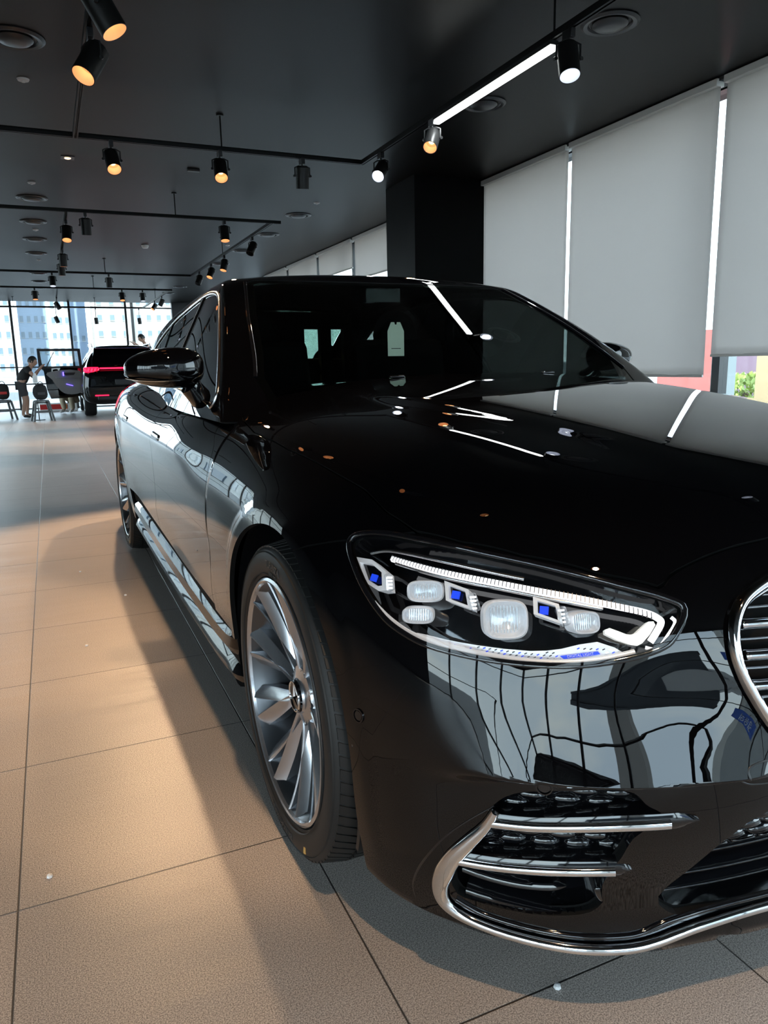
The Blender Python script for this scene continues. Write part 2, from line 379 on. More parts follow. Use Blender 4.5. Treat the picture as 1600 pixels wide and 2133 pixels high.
# ============================================================ ROOM
def struct(o, label=None): return tag(o, label, None, None, 'structure')
ZC = 3.0; XR = 3.15; XL = -8.0; YF = -6.5; YB = 22.1
def floor_mat():
    m = mat('porcelain_floor_tiles', (.2, .19, .18), .38); nt = m.node_tree; b = nt.nodes['Principled BSDF']; L = nt.links.new
    t = N(nt, 'ShaderNodeTexCoord'); s = N(nt, 'ShaderNodeSeparateXYZ'); L(t.outputs['Object'], s.inputs[0])
    def m_(op, a, bb=None, c=None):
        n = N(nt, 'ShaderNodeMath', operation=op)
        for i, q in enumerate((a, bb, c)):
            if q is None: continue
            if isinstance(q, (int, float)): n.inputs[i].default_value = q
            else: L(q, n.inputs[i])
        return n.outputs[0]
    def line(ax, off, p):
        u = m_('ADD', m_('DIVIDE', m_('SUBTRACT', s.outputs[ax], off), p), 200.0)
        d = m_('ABSOLUTE', m_('SUBTRACT', m_('FRACT', m_('ADD', u, .5)), .5))
        return m_('MULTIPLY', d, p), m_('FLOOR', u)
    dx, ix = line(0, -1.51, .611); dy, iy = line(1, .005, .6165)
    d = m_('MINIMUM', dx, dy); g = N(nt, 'ShaderNodeMapRange'); g.inputs[1].default_value = .0009; g.inputs[2].default_value = .0024
    g.inputs[3].default_value = 1; g.inputs[4].default_value = 0; L(d, g.inputs[0])
    wn = N(nt, 'ShaderNodeTexWhiteNoise', noise_dimensions='2D'); cb = N(nt, 'ShaderNodeCombineXYZ'); L(ix, cb.inputs[0]); L(iy, cb.inputs[1]); L(cb.outputs[0], wn.inputs['Vector'])
    n1 = N(nt, 'ShaderNodeTexNoise'); n1.inputs['Scale'].default_value = 400; n1.inputs['Detail'].default_value = 2; L(t.outputs['Object'], n1.inputs['Vector'])
    n2 = N(nt, 'ShaderNodeTexNoise'); n2.inputs['Scale'].default_value = 2.2; n2.inputs['Detail'].default_value = 4; L(t.outputs['Object'], n2.inputs['Vector'])
    r = N(nt, 'ShaderNodeValToRGB'); r.color_ramp.elements[0].position = .36; r.color_ramp.elements[0].color = (.17, .148, .134, 1)
    r.color_ramp.elements[1].position = .64; r.color_ramp.elements[1].color = (.53, .465, .42, 1)
    L(n1.outputs[0], r.inputs[0])
    v = m_('ADD', m_('MULTIPLY', wn.outputs[0], .08), m_('MULTIPLY', n2.outputs[0], .22)); v = m_('ADD', v, .85)
    mm = N(nt, 'ShaderNodeMixRGB', blend_type='MULTIPLY'); mm.inputs[0].default_value = 1; L(r.outputs[0], mm.inputs[1]); L(v, mm.inputs[2])
    gm = N(nt, 'ShaderNodeMixRGB'); gm.inputs[2].default_value = (.045, .04, .036, 1); L(g.outputs[0], gm.inputs[0]); L(mm.outputs[0], gm.inputs[1])
    L(gm.outputs[0], b.inputs['Base Color'])
    # undulation across the hall and micro texture
    mp = N(nt, 'ShaderNodeMapping'); mp.inputs['Scale'].default_value = (.55, 3.2, 1); L(t.outputs['Object'], mp.inputs[0])
    n3 = N(nt, 'ShaderNodeTexNoise'); n3.inputs['Scale'].default_value = 2.4; n3.inputs['Detail'].default_value = 3; L(mp.outputs[0], n3.inputs['Vector'])
    b1 = N(nt, 'ShaderNodeBump'); b1.inputs['Strength'].default_value = .5; b1.inputs['Distance'].default_value = .007; L(n3.outputs[0], b1.inputs['Height'])
    b2 = N(nt, 'ShaderNodeBump'); b2.inputs['Strength'].default_value = .35; b2.inputs['Distance'].default_value = .0008; L(n1.outputs[0], b2.inputs['Height']); L(b1.outputs[0], b2.inputs['Normal'])
    b3 = N(nt, 'ShaderNodeBump'); b3.inputs['Strength'].default_value = .8; b3.inputs['Distance'].default_value = .002; b3.invert = True; L(g.outputs[0], b3.inputs['Height']); L(b2.outputs[0], b3.inputs['Normal'])
    L(b3.outputs[0], b.inputs['Normal'])
    return m
M['floor'] = floor_mat()
M['ceil'] = noise_bump(mat('black_ceiling_paint', (.0034, .0031, .0028), .42, spec=.19), 60, .08, .001)
M['pillar'] = mat('black_pillar_laminate', (.0012, .0012, .0015), .5, spec=.1)
M['wallb'] = mat('black_wall_paint', (.02, .02, .021), .6)
struct(MB().box(((XL+XR+.3)/2, (YF+YB)/2, -.06), (XR-XL+.5, YB-YF+.2, .12)).build('floor', M['floor']))
struct(MB().box(((XL+XR+.3)/2, (YF+YB)/2, ZC+.06), (XR-XL+.5, YB-YF+.2, .12)).build('ceiling', M['ceil']))
struct(MB().box((XR+.20, (YF+YB)/2, .2), (.12, YB-YF, .4)).build('wall_right', M['wallb']))
# glazing bars of one wall: verticals and transoms
def glazing(name, x0, y0, x1, y1, cuts, trans, z1=ZC, t=.05, d=.09, zt=.035, z0=0.0):
    ex, ey = x1-x0, y1-y0; Ln = math.hypot(ex, ey); ang = math.atan2(ey, ex); rot = Matrix.Rotation(ang, 3, 'Z')
    mb = MB()
    for c in cuts: mb.box((x0+ex*c/Ln, y0+ey*c/Ln, (z0+z1)/2), (t, d, z1-z0), rot)
    for z in trans: mb.box(((x0+x1)/2, (y0+y1)/2, z), (Ln, d*.9, zt), rot)
    fr = struct(mb.build(name, M['frame']))
    g = MB().box(((x0+x1)/2, (y0+y1)/2, (z0+z1)/2), (Ln, .008, z1-z0), rot).build('pane', M['window'], fr)
    return fr
glazing('window_back', -8, YB, 3.3, YB, [11.3-.02, 8.90, 7.37, 5.87, 4.37, 2.87, 1.37, .02], [.03, .72, 1.19, ZC-.16], t=.06)
struct(MB().box((2.75, YB-.12, 1.5), (1.1, .2, 3)).build('wall_back', M['wallb']))
glazing('window_front', -8, YF, 3.3, YF, [.03, 1.9, 3.8, 5.7, 7.6, 9.5, 11.27], [.04, .95, 2.45, ZC-.05], t=.09)
glazing('window_left', XL, 10.0, XL, YB, [k*2.04 for k in range(1, 6)], [.04, .75, 2.5, ZC-.05], t=.08)
glazing('window_left', XL, YF, XL, -.8, [1.5, 3.0, 4.5], [.04, .95, 2.5, ZC-.05], t=.09)
struct(MB().box((XL, 4.6, 1.5), (.15, 10.8, 3)).build('wall_left', M['wallb']))
# right wall: dark posts behind the blinds and glass
glazing('window_right', XR+.2, YF, XR+.2, YB, [9.215, 12.6, 14.6, 16.6, 18.4, 20.2, 22.3, 24.3, 27], [.42, ZC-.012], t=.07, zt=.02, z0=.4)
tag(MB().box((2.73, 6.19, 1.5), (.84, .72, 3.0)).build('pillar', M['pillar']), None, None, None, 'structure')
struct(MB().box((XR+.05, (YF+YB)/2, ZC-.012), (.14, YB-YF, .024)).build('trim_right', M['wallb']))
# ---- roller blinds
def blind_mat():
    m = bpy.data.materials.new('blind_fabric'); m.use_nodes = True; nt = m.node_tree; b = nt.nodes['Principled BSDF']; L = nt.links.new
    b.inputs['Base Color'].default_value = (.42, .425, .43, 1); b.inputs['Roughness'].default_value = .9; b.inputs['Specular IOR Level'].default_value = .1
    tr = N(nt, 'ShaderNodeBsdfTranslucent'); tr.inputs[0].default_value = (.80, .745, .70, 1)
    mx = N(nt, 'ShaderNodeMixShader'); mx.inputs[0].default_value = .45
    o = nt.nodes['Material Output']; L(b.outputs[0], mx.inputs[1]); L(tr.outputs[0], mx.inputs[2]); L(mx.outputs[0], o.inputs[0])
    t = N(nt, 'ShaderNodeTexCoord'); w_ = N(nt, 'ShaderNodeTexWave', wave_type='BANDS', bands_direction='Z'); w_.inputs['Scale'].default_value = 300
    L(t.outputs['Object'], w_.inputs[0]); u = N(nt, 'ShaderNodeBump'); u.inputs['Strength'].default_value = .05; L(w_.outputs[0], u.inputs['Height']); L(u.outputs[0], b.inputs['Normal'])
    return m
M['blind'] = blind_mat(); M['rail'] = mat('blind_rail', (.62, .61, .58), .4)
def blind(y0, y1, zb, label, x=XR):
    nY, nZ = 26, 30; v = []; f = []
    for i in range(nY+1):
        for j in range(nZ+1):
            a, q = i/nY, j/nZ; z = ZC-.045+(zb-(ZC-.045))*q
            d = .007*math.sin(a*17+y0*3)*max(0, q-.45)**1.3*2+.004*math.sin(a*41+y0)*max(0, q-.7)
            v.append((x+d, y0+(y1-y0)*a, z+.0))
    for i in range(nY):
        for j in range(nZ): k = i*(nZ+1)+j; f.append((k, k+1, k+nZ+2, k+nZ+1))
    e = empty('roller_blind', (0, 0, 0), 0, label, 'blind', 'roller blinds along the window wall')
    o = MB().add(v, f).build('fabric', M['blind'], e)
    s_ = o.modifiers.new('s', 'SOLIDIFY'); s_.thickness = .0012
    MB().box((x-.005, (y0+y1)/2, ZC-.033), (.075, y1-y0, .05)).build('roller_cassette', M['rail'], e, .004)
    MB().box((x, (y0+y1)/2, zb-.006), (.014, y1-y0-.004, .02)).build('hem_bar', M['rail'], e, .003)
    return e
blind(2.687, 4.328, .955, 'wide grey roller blind between the two bright slits, above the far end of the bonnet')
blind(.98, 2.628, 1.105, 'grey roller blind cut by the right edge of the photo, hanging a little shorter')
blind(-.70, .93, 1.0, 'grey roller blind out of frame to the right, nearer than all the others')
blind(4.378, 5.83, .95, 'grey roller blind directly right of the black pillar, above the windscreen corner')
blind(6.55, 7.93, 2.35, 'grey roller blind mostly hidden behind the black pillar')
blind(7.96, 9.60, 2.38, 'grey roller blind just left of the black pillar, raised highest over the roof')
blind(9.70, 11.29, 2.57, 'grey roller blind, second to the left of the black pillar')
blind(11.40, 13.09, 2.2, 'grey roller blind, third to the left of the black pillar')
blind(13.22, 14.8, 2.0, 'small far grey roller blind, leftmost of those showing above the car roof')
# ============================================================ BLACK SALOON
CAR = empty('sedan_car', (0, 0, 0), .016929, 'large glossy black four-door saloon filling the foreground on the tiled floor', 'car')
class PM:
    def __init__(s, V, Nn, A, quads, other=None): s.V, s.N, s.A, s.q, s.o = V, Nn, A, quads, other or []
    def clip(s, f):
        """keep the part where f<0 (f: one value per vertex)"""
        ins = f < 0; q = s.q; k = ins[q]; al = k.all(1); an = k.any(1)
        keepq = q[al]; mixed = [tuple(r) for r in q[an & ~al]]; oth = []
        for r in s.o:
            c = sum(ins[i] for i in r)
            if c == len(r): oth.append(r)
            elif c: mixed.append(r)
        nV, nN, nA = [], [], []; cache = {}; base = len(s.V)
        def cut(i, j):
            key = (i, j) if i < j else (j, i)
            if key not in cache:
                t = f[i]/(f[i]-f[j]); cache[key] = base+len(nV)
                nV.append(s.V[i]+(s.V[j]-s.V[i])*t); nN.append(s.N[i]+(s.N[j]-s.N[i])*t); nA.append(s.A[i]+(s.A[j]-s.A[i])*t)
            return cache[key]
        for r in mixed:
            p = []; n = len(r)
            for a in range(n):
                i, j = r[a], r[(a+1) % n]
                if ins[i]: p.append(i)
                if ins[i] != ins[j]: p.append(cut(i, j))
            p2 = [p[a] for a in range(len(p)) if p[a] != p[a-1]]
            if len(p2) >= 3: oth.append(tuple(p2))
        if nV: V = np.vstack([s.V, nV]); Nn = np.vstack([s.N, nN]); A = np.vstack([s.A, nA])
        else: V, Nn, A = s.V, s.N, s.A
        return PM(V, Nn, A, keepq, oth).compact()
    def compact(s):
        used = np.zeros(len(s.V), bool)
        if len(s.q): used[s.q.ravel()] = True
        for r in s.o: used[list(r)] = True
        m = np.cumsum(used)-1
        return PM(s.V[used], s.N[used], s.A[used], m[s.q] if len(s.q) else s.q, [tuple(m[i] for i in r) for r in s.o])
    def boundary(s, skip=None):
        from collections import Counter
        E = {}
        fs = [tuple(r) for r in s.q]+list(s.o)
        for r in fs:
            for a in range(len(r)):
                i, j = r[a], r[(a+1) % len(r)]; E[(i, j)] = E.get((i, j), 0)+1
        return [(i, j) for (i, j) in E if (j, i) not in E]
    def largest(s):
        par = np.arange(len(s.V))
        def fd(a):
            while par[a] != a: par[a] = par[par[a]]; a = par[a]
            return a
        fs = [tuple(r) for r in s.q]+list(s.o)
        for r in fs:
            a = fd(r[0])
            for b in r[1:]: par[fd(b)] = a
        root = np.array([fd(r[0]) for r in fs]); u, n = np.unique(root, return_counts=True); best = u[n.argmax()]
        nq = len(s.q); k = root == best
        return PM(s.V, s.N, s.A, s.q[k[:nq]], [r for r, kk in zip(s.o, k[nq:]) if kk]).compact()
    def flipped(s):
        V = s.V.copy(); V[:, 0] *= -1; Nn = s.N.copy(); Nn[:, 0] *= -1
        return PM(V, Nn, s.A, s.q[:, ::-1] if len(s.q) else s.q, [r[::-1] for r in s.o])
def add_pm(mb, pm, off=0., ret=.010, mi=0, edge_mi=None, flipn=False):
    V = pm.V+pm.N*off; fs = [tuple(r) for r in pm.q]+list(pm.o)
    mb.add(V, fs, mi, pm.N)
    if ret:
        v, f, n = [], [], []
        for i, j in pm.boundary():
            if abs(V[i, 0]) < 1e-3 and abs(V[j, 0]) < 1e-3: continue
            a, b = V[i], V[j]; c, d = b-pm.N[j]*ret, a-pm.N[i]*ret
            nn = np.cross(b-a, c-b); l = np.linalg.norm(nn)
            if l < 1e-12: continue
            nn = -nn/l
            k = len(v); v += [a, b, c, d]; f.append((k+3, k+2, k+1, k)); n += [nn]*4
        mb.add(v, f, 1, n)
    return mb
def cpoly(pts, closed=True, n=6):
    """rounded polyline through the points (Catmull-Rom)"""
    P = np.array(pts, float); m = len(P); out = []
    for i in range(m if closed else m-1):
        g = (lambda k: P[k % m]) if closed else (lambda k: P[min(max(k, 0), m-1)])
        p0, p1, p2, p3 = g(i-1), g(i), g(i+1), g(i+2)
        for t in np.linspace(0, 1, n, endpoint=False):
            out.append(p1+.5*t*(p2-p0+t*(2*p0-5*p1+4*p2-p3+t*(3*(p1-p2)+p3-p0))))
    if not closed: out.append(P[-1])
    return np.array(out)
def sdp(pts, poly):
    """signed distance to a closed polygon, negative inside"""
    d = np.full(len(pts), 1e9); ins = np.zeros(len(pts), bool); m = len(poly)
    for i in range(m):
        a, b = poly[i], poly[(i+1) % m]; e = b-a; w_ = pts-a
        t = np.clip((w_@e)/max(e@e, 1e-18), 0, 1); d = np.minimum(d, np.hypot(*(w_-t[:, None]*e).T))
        c = ((a[1] <= pts[:, 1]) & (b[1] > pts[:, 1])) | ((b[1] <= pts[:, 1]) & (a[1] > pts[:, 1]))
        with np.errstate(divide='ignore', invalid='ignore'):
            xi = a[0]+(pts[:, 1]-a[1])*(b[0]-a[0])/(b[1]-a[1]) if b[1] != a[1] else np.full(len(pts), 1e9)
        ins ^= c & (pts[:, 0] < xi)
    return np.where(ins, -d, d)
# ---- master grid of the lower body (the half with x<0)
KS = 1.30   # metres per radian for the fascia chart
def master():
    nf, ns, nb = 200, 190, 40
    O = []; D = []
    for i in range(nf): t = math.pi/2*i/nf; O.append((0, Y0, .5)); D.append((-math.sin(t), -math.cos(t)))
    for i in range(ns): O.append((0, Y0+(3.6-Y0)*i/ns, .5)); D.append((-1, 0))
    for i in range(nb+1): t = math.pi/2*i/nb; O.append((0, 3.6, .5)); D.append((-math.cos(t), math.sin(t)))
    O = np.array(O, float); D = np.array(D)
    m = 340; ph = np.linspace(math.radians(-68), math.radians(90), m)
    dirs = np.stack([D[:, None, 0]*np.cos(ph), D[:, None, 1]*np.cos(ph), np.sin(ph)+0*D[:, None, 0]], -1)
    Ob = np.broadcast_to(O[:, None, :], dirs.shape)
    lo = np.full(dirs.shape[:2], .15); hi = np.full(dirs.shape[:2], 2.6)
    for _ in range(26):
        md = (lo+hi)/2; v = F(Ob+dirs*md[..., None]); lo = np.where(v < 0, md, lo); hi = np.where(v < 0, hi, md)
    P = Ob+dirs*hi[..., None]
    nV = 190; R = np.zeros((len(O), nV, 3))
    for i in range(len(O)):
        zz = P[i, 1:, 2]; wt = 1+3.2*np.exp(-((zz-.475)/.045)**2)*(1-float(sstep(100., 190., float(i)))); s = np.concatenate([[0], np.cumsum(np.linalg.norm(np.diff(P[i], axis=0), axis=1)*wt)]); u = np.linspace(0, s[-1], nV)
        phn = np.interp(u, s, ph)
        R[i, :, 0] = phn[:]
    phn = R[:, :, 0]
    dirs = np.stack([D[:, None, 0]*np.cos(phn), D[:, None, 1]*np.cos(phn), np.sin(phn)], -1); Ob = np.broadcast_to(O[:, None, :], dirs.shape)
    lo = np.full(dirs.shape[:2], .15); hi = np.full(dirs.shape[:2], 2.6)
    for _ in range(34):
        md = (lo+hi)/2; v = F(Ob+dirs*md[..., None]); lo = np.where(v < 0, md, lo); hi = np.where(v < 0, hi, md)
    P = Ob+dirs*hi[..., None]; V = P.reshape(-1, 3); Nn = grad(F, V)
    idx = np.arange(len(O)*nV).reshape(len(O), nV)
    q = np.stack([idx[:-1, :-1], idx[:-1, 1:], idx[1:, 1:], idx[1:, :-1]], -1).reshape(-1, 4)
    th = np.arctan2(-V[:, 0], Y0-V[:, 1])*KS
    A = np.stack([V[:, 0], V[:, 1], V[:, 2], th], -1)   # chart: x, y, z, arc
    return PM(V, Nn, A, q)
BODY = master()
def ch(pts): return [(math.radians(t)*KS, z) for t, z in pts]
HL = cpoly(ch([(45.2,.766),(44.3,.784),(41.7,.793),(39,.794),(35.5,.79),(30.8,.779),(27.7,.767),(25,.753),(22.6,.738),(21.6,.722),(22.4,.685),(23.4,.667),(25.6,.652),(28.1,.642),(31,.638),(34.1,.638),(37.1,.642),(39,.652),(40.6,.667),(42.3,.696),(43.8,.728)]), n=4)
HOOD = np.array([(.30,-.90),(-.0,-.765),(-.36,-.732),(-.44,-.72),(-.50,-.712),(-.53,-.708),(-.55,-.712),(-.62,-.655),(-.70,-.565),(-.76,-.475),(-.80,-.39),(-.813,-.30),(-.812,-.20),(-.826,-.085),(-.849,.16),(-.852,.44),(-.835,.62),(-.80,.75),(-.70,.83),(-.5,.80),(-.25,.775),(0,.77),(.3,.77)])
HOOD[0] = (.3, -.765)
GAP1 = cpoly([(.60,.00),(.64,.36),(.655,.42),(.61,.52),(.59,.58),(.61,.70),(.64,.81),(.665,.86),(.76,.935),(.82,1.2)], False)
GAP2 = cpoly([(1.70,0),(1.74,.45),(1.65,.56),(1.61,.66),(1.64,.75),(1.75,.88),(1.80,1.2)], False)
GAP3 = cpoly([(2.72,0),(2.74,.40),(2.80,.55),(2.93,.72),(3.05,.80),(3.05,.88),(2.95,1.2)], False)
def sgap(y, z, g):      # >0 behind the gap line
    return y-np.interp(z, g[:, 1], g[:, 0])
def arch(A, r, yc): return archd(A[:, 1]-yc, A[:, 2])-(r-.402)
RA = .402; G_ = .0017
low = lambda A: .372-A[:, 2]+.03*0
fr = BODY.clip(np.where(BODY.A[:, 1] < 1.3, BODY.A[:, 1]-1.2, 1.))     # front piece
OPEN1 = cpoly(ch([(32.8,.404),(31.6,.432),(30.0,.444),(28.0,.452),(26.0,.457),(24.7,.452),(24.0,.432),(23.0,.415),(23.6,.395),(24.6,.368),(25.0,.335),(25.6,.30),(26.0,.265),(25.8,.232),(26.8,.210),(29.5,.200),(31.8,.199),(33.6,.203),(35.1,.21),(35.5,.25),(34.7,.30),(33.9,.345)]), n=4)
OPEN2 = np.array(ch([(-1,.405),(12.5,.405),(16.0,.400),(17.4,.385),(19.2,.342),(20.6,.297),(21.8,.262),(22.3,.238),(22.0,.215),(20.8,.195),(17,.190),(8,.188),(-1,.188)]))
GRO = cpoly(ch([(-6,.795),(0,.797),(6,.793),(12,.784),(14.6,.773),(16.2,.762),(17.5,.750),(18.6,.733),(19.3,.707),(19.5,.675),(19.3,.642),(18.6,.60),(17.3,.545),(15.8,.515),(13,.50),(6,.492),(0,.490),(-6,.492)]), n=4)
GRI = np.array([(p[0]*.955, .645+(p[1]-.645)*.86) for p in GRO])
UV = lambda pm: pm.A[:, [3, 2]]
XY = lambda pm: pm.A[:, :2]
dh = sdp(XY(fr), HOOD); up = fr.A[:, 2] > .70
dh = np.where(fr.A[:, 2] > .66, dh, 1.)
hood = fr.clip(dh+G_)
nb = fr.clip(-(dh-G_))
# grille mount panel in front of the hood between the lamps stays with the bumper
nb = nb.clip(-(sdp(UV(nb), HL)-G_))
archf = arch(nb.A, RA, 0); archf = np.where(nb.A[:, 0] < -.55, archf, 1.); nb = nb.clip(-archf)
def fb(A):                     # + on the fender side of the fender/bumper seam
    zz = A[:, 2]; th = A[:, 3]/KS*57.2958
    return np.where(zz > .60, zz-np.interp(th, [39, 45.2, 46.5, 49.9, 52.2, 60], [.80, .770, .764, .745, .727, .66]), -1.)*np.where(th > 38, 1, 0)+np.where(th > 38, 0, -1.)
fbv = fb(nb.A); fbv = np.where(nb.A[:, 1] > .0, 1., np.clip(fbv, -.05, .05))
fend = nb.clip(-(fbv-.0015)); bump = nb.clip(fbv+.0015)
fend = fend.clip(sgap(fend.A[:, 1], fend.A[:, 2], GAP1)+G_); fend = fend.clip(.375-fend.A[:, 2]).largest()
for pl in (OPEN1, OPEN2, GRO*np.array([.99, 1])): bump = bump.clip(-sdp(UV(bump), pl))
hlp = fr.clip(sdp(UV(fr), HL)+.001)
sd = BODY.clip(-(BODY.A[:, 1]-.45))
sd = sd.clip(-np.where(sd.A[:, 0] < -.5, arch(sd.A, RA, 3.216), 1.))
sd = sd.clip(-sgap(sd.A[:, 1], sd.A[:, 2], GAP1)+G_)
def below(pm): return pm.clip((.392+.0*pm.A[:, 1]+.055*np.clip((pm.A[:, 1]-1.2)/1.2, 0, 1)**1.5)-pm.A[:, 2])
g2 = sgap(sd.A[:, 1], sd.A[:, 2], GAP2); d1 = below(sd.clip(g2+G_)); r1 = sd.clip(-(g2-G_))
g3 = sgap(r1.A[:, 1], r1.A[:, 2], GAP3); d2 = below(r1.clip(g3+G_)); qt = r1.clip(-(g3-G_))
belt = lambda pm: pm.clip(np.where(pm.A[:, 1] > .9, pm.A[:, 2]-np.where(np.abs(pm.A[:, 0]) > .6, 1.2, 1.2), -1.))
tl_poly = np.array([(3.30, .86), (3.42, .985), (4.1, .995), (4.6, .99), (4.6, .80), (4.0, .80), (3.6, .84)])
YZ = lambda pm: pm.A[:, 1:3]
tlv = np.where((np.abs(qt.A[:, 0]) > .55) & (qt.N[:, 2] < .75), sdp(YZ(qt), tl_poly), 1.); tl = qt.clip(tlv+.001); qt = qt.clip(-(tlv-.001))
def half2(mb, pm, **k):
    add_pm(mb, pm, **k); add_pm(mb, pm.flipped(), **k); return mb
def sides(name, pm, m, ret=.012, label=None, off=0.):
    for k, p in enumerate((pm, pm.flipped())):
        o = add_pm(MB(), p, ret=ret, off=off).build(name, [m, M['matte']], CAR)
        if label: o['label'] = label
PE = [M['paint'], M['matte']]
half2(MB(), hood).build('bonnet', PE, CAR)
half2(MB(), bump, ret=.02).build('front_bumper', PE, CAR)
sides('front_fender', fend, M['paint'])
sides('front_door', d1, M['paint'])
sides('rear_door', d2, M['paint'])
half2(MB(), qt).build('rear_body', PE, CAR)
sides('tail_lamp', tl, M['reddark'], label='dark red tail lamp')
# dark inner liner a little inside the skin
lin = PM(BODY.V-BODY.N*.016, BODY.N, BODY.A, BODY.q)
for yc in (0, 3.216): lin = lin.clip(-np.where(lin.A[:, 0] < -.5, arch(lin.A, RA+.006, yc), 1.))
lin = lin.clip(-np.where(lin.A[:, 1] < .5, sdp(UV(lin), HL)+.004, 1.))
lin = lin.clip(-np.where((lin.A[:, 1] < .5) & (lin.A[:, 2] < .9), sdp(UV(lin), GRO)+.004, 1.))
lin = lin.clip(-np.where(lin.A[:, 1] < .3, sdp(UV(lin), OPEN1)+.004, 1.)); lin = lin.clip(-np.where(lin.A[:, 1] < .3, sdp(UV(lin), OPEN2)+.004, 1.))
half2(MB(), lin, ret=0).build('inner_shell', M['matte'], CAR)
# fender liners (wheel housings)
for yc in (0, 3.216):
    for s in (-1, 1):
        mb = MB(); v = []; f = []; n = 40
        prof = [(.945, RA+.004), (.93, RA+.012), (.60, RA+.012), (.56, RA-.05), (.55, 0.02)]
        for i in range(n+1):
            t = math.radians(-28)+math.radians(236)*i/n
            for x, r in prof:
                xx = x if x < .9 else x-.02*0
                v.append((s*xx, yc+(r-.036)*math.cos(t), .356+(r if math.sin(t) > 0 else r-.03)*math.sin(t)))
        k = len(prof)
        for i in range(n):
            for a in range(k-1): f.append((i*k+a, i*k+a+1, (i+1)*k+a+1, (i+1)*k+a))
        # keep the liner inside the skin
        v = [np.array(p) for p in v]
        for i, p in enumerate(v):
            if abs(p[0]) > .9:
                lo_, hi_ = .75, abs(p[0])
                if F(np.array([[s*hi_, p[1], p[2]]]))[0] > -.006:
                    for _ in range(16):
                        md = (lo_+hi_)/2
                        if F(np.array([[s*md, p[1], p[2]]]))[0] > -.006: hi_ = md
                        else: lo_ = md
                p[0] = s*hi_
        mb.add(v, f); mb.build('wheel_housing', M['satin'], CAR)
# side skirts
for s in (-1, 1):
    prof = [(.925, .395), (.905, .375), (.915, .345), (.938, .318), (.944, .290), (.930, .268), (.905, .262), (.93, .238), (.941, .214), (.930, .192), (.86, .185)]
    ys = np.linspace(.43, 2.79, 60); v = []; f = []; k = len(prof)
    for y in ys:
        e_ = min(1, (y-.43)/.10, (2.79-y)/.12)**.5 if .43 < y < 2.79 else 0
        lift = .08*max(0, (y-1.1)/1.7)**1.6+.03*max(0, (.75-y)/.3)**2
        for x, z in prof: v.append((s*(x-.03*(1-e_)), y, z+lift*(.5+(z-.19)*1.2)))
    for i in range(len(ys)-1):
        for a in range(k-1):
            q = (i*k+a, i*k+a+1, (i+1)*k+a+1, (i+1)*k+a); f.append(q if s < 0 else q[::-1])
    f += [tuple(range(k)), tuple(range((len(ys)-1)*k, len(ys)*k))[::-1]]
    MB().add(v, f).build('side_skirt', M['paint'], CAR, sharp=25)
# ---- ribbons laid on a surface (chrome trims, seams)
def ribbon(pts, nrm, w, h, n=8, closed=False, taper=False, sink=.001):
    P = [Vector(p) for p in pts]; m = len(P); v = []; f = []
    for i in range(m):
        a = P[(i-1) % m] if (i or closed) else P[i]; b = P[(i+1) % m] if (i < m-1 or closed) else P[i]
        t = (b-a).normalized(); nn = Vector(nrm[i]); nn = (nn-t*nn.dot(t)).normalized(); c = t.cross(nn)
        ww = (w[i] if hasattr(w, '__len__') else w); hh = h
        if taper: q_ = min(1, i/(m*.08+1e-6), (m-1-i)/(m*.08+1e-6)); ww *= max(.05, q_**.5); hh = h*max(.1, q_**.5)
        for k in range(n+1):
            q = math.pi*k/n; v.append(P[i]+c*(ww/2*math.cos(q))+nn*(hh*math.sin(q)-sink))
    k1 = n+1
    for i in range(m if closed else m-1):
        j = (i+1) % m
        for k in range(n): f.append((i*k1+k, j*k1+k, j*k1+k+1, i*k1+k+1))
        f.append((i*k1, i*k1+n, j*k1+n, j*k1))
    if not closed: f += [tuple(range(k1)), tuple(range((m-1)*k1, m*k1))[::-1]]
    return v, f
def chart_path(pts, off=0., closed=False, n=6):
    q = cpoly(pts, closed, n); P = spt(q[:, 0], q[:, 1]); G = grad(F, P); return P+G*off, G
def mir(v, f): return [(-p[0], p[1], p[2]) for p in v], [r[::-1] for r in f]
def trim(name, pts, w, h, m, off=0., both=True, closed=False, n=6, taper=False, label=None):
    P, G = chart_path(pts, off, closed, n); v, f = ribbon(P, G, w, h, closed=closed, taper=taper)
    r = []
    for k in range(2 if both else 1):
        vv, ff = (v, f) if k == 0 else mir(v, f)
        o = MB().add(vv, ff).build(name, m, CAR, sharp=50); r.append(o)
        if label: o['label'] = label
    return r
# lower chrome lip, from side intake round the front
lipL = [(32.6,.398),(33.2,.365),(34.2,.33),(35.3,.29),(36.0,.25),(36.3,.215),(36.0,.185),(34.8,.165),(32.8,.155),(30.5,.151),(28,.149),(25.5,.148),(23.6,.149),(22.0,.155),(19.3,.170),(16,.181),(13,.184),(8,.186),(3,.186),(0,.186)]
P1, G1 = chart_path(lipL, .004); P2 = P1[::-1][1:].copy(); P2[:, 0] *= -1; G2 = G1[::-1][1:].copy(); G2[:, 0] *= -1
Pa = np.vstack([P1, P2]); Ga = np.vstack([G1, G2]); wl = np.interp(np.linspace(0, 1, len(Pa)), [0, .10, .2, .8, .9, 1], [.014, .034, .019, .019, .034, .014])
v, f = ribbon(Pa, Ga, wl, .010); MB().add(v, f).build('chrome_lip', M['chrome'], CAR, sharp=60)
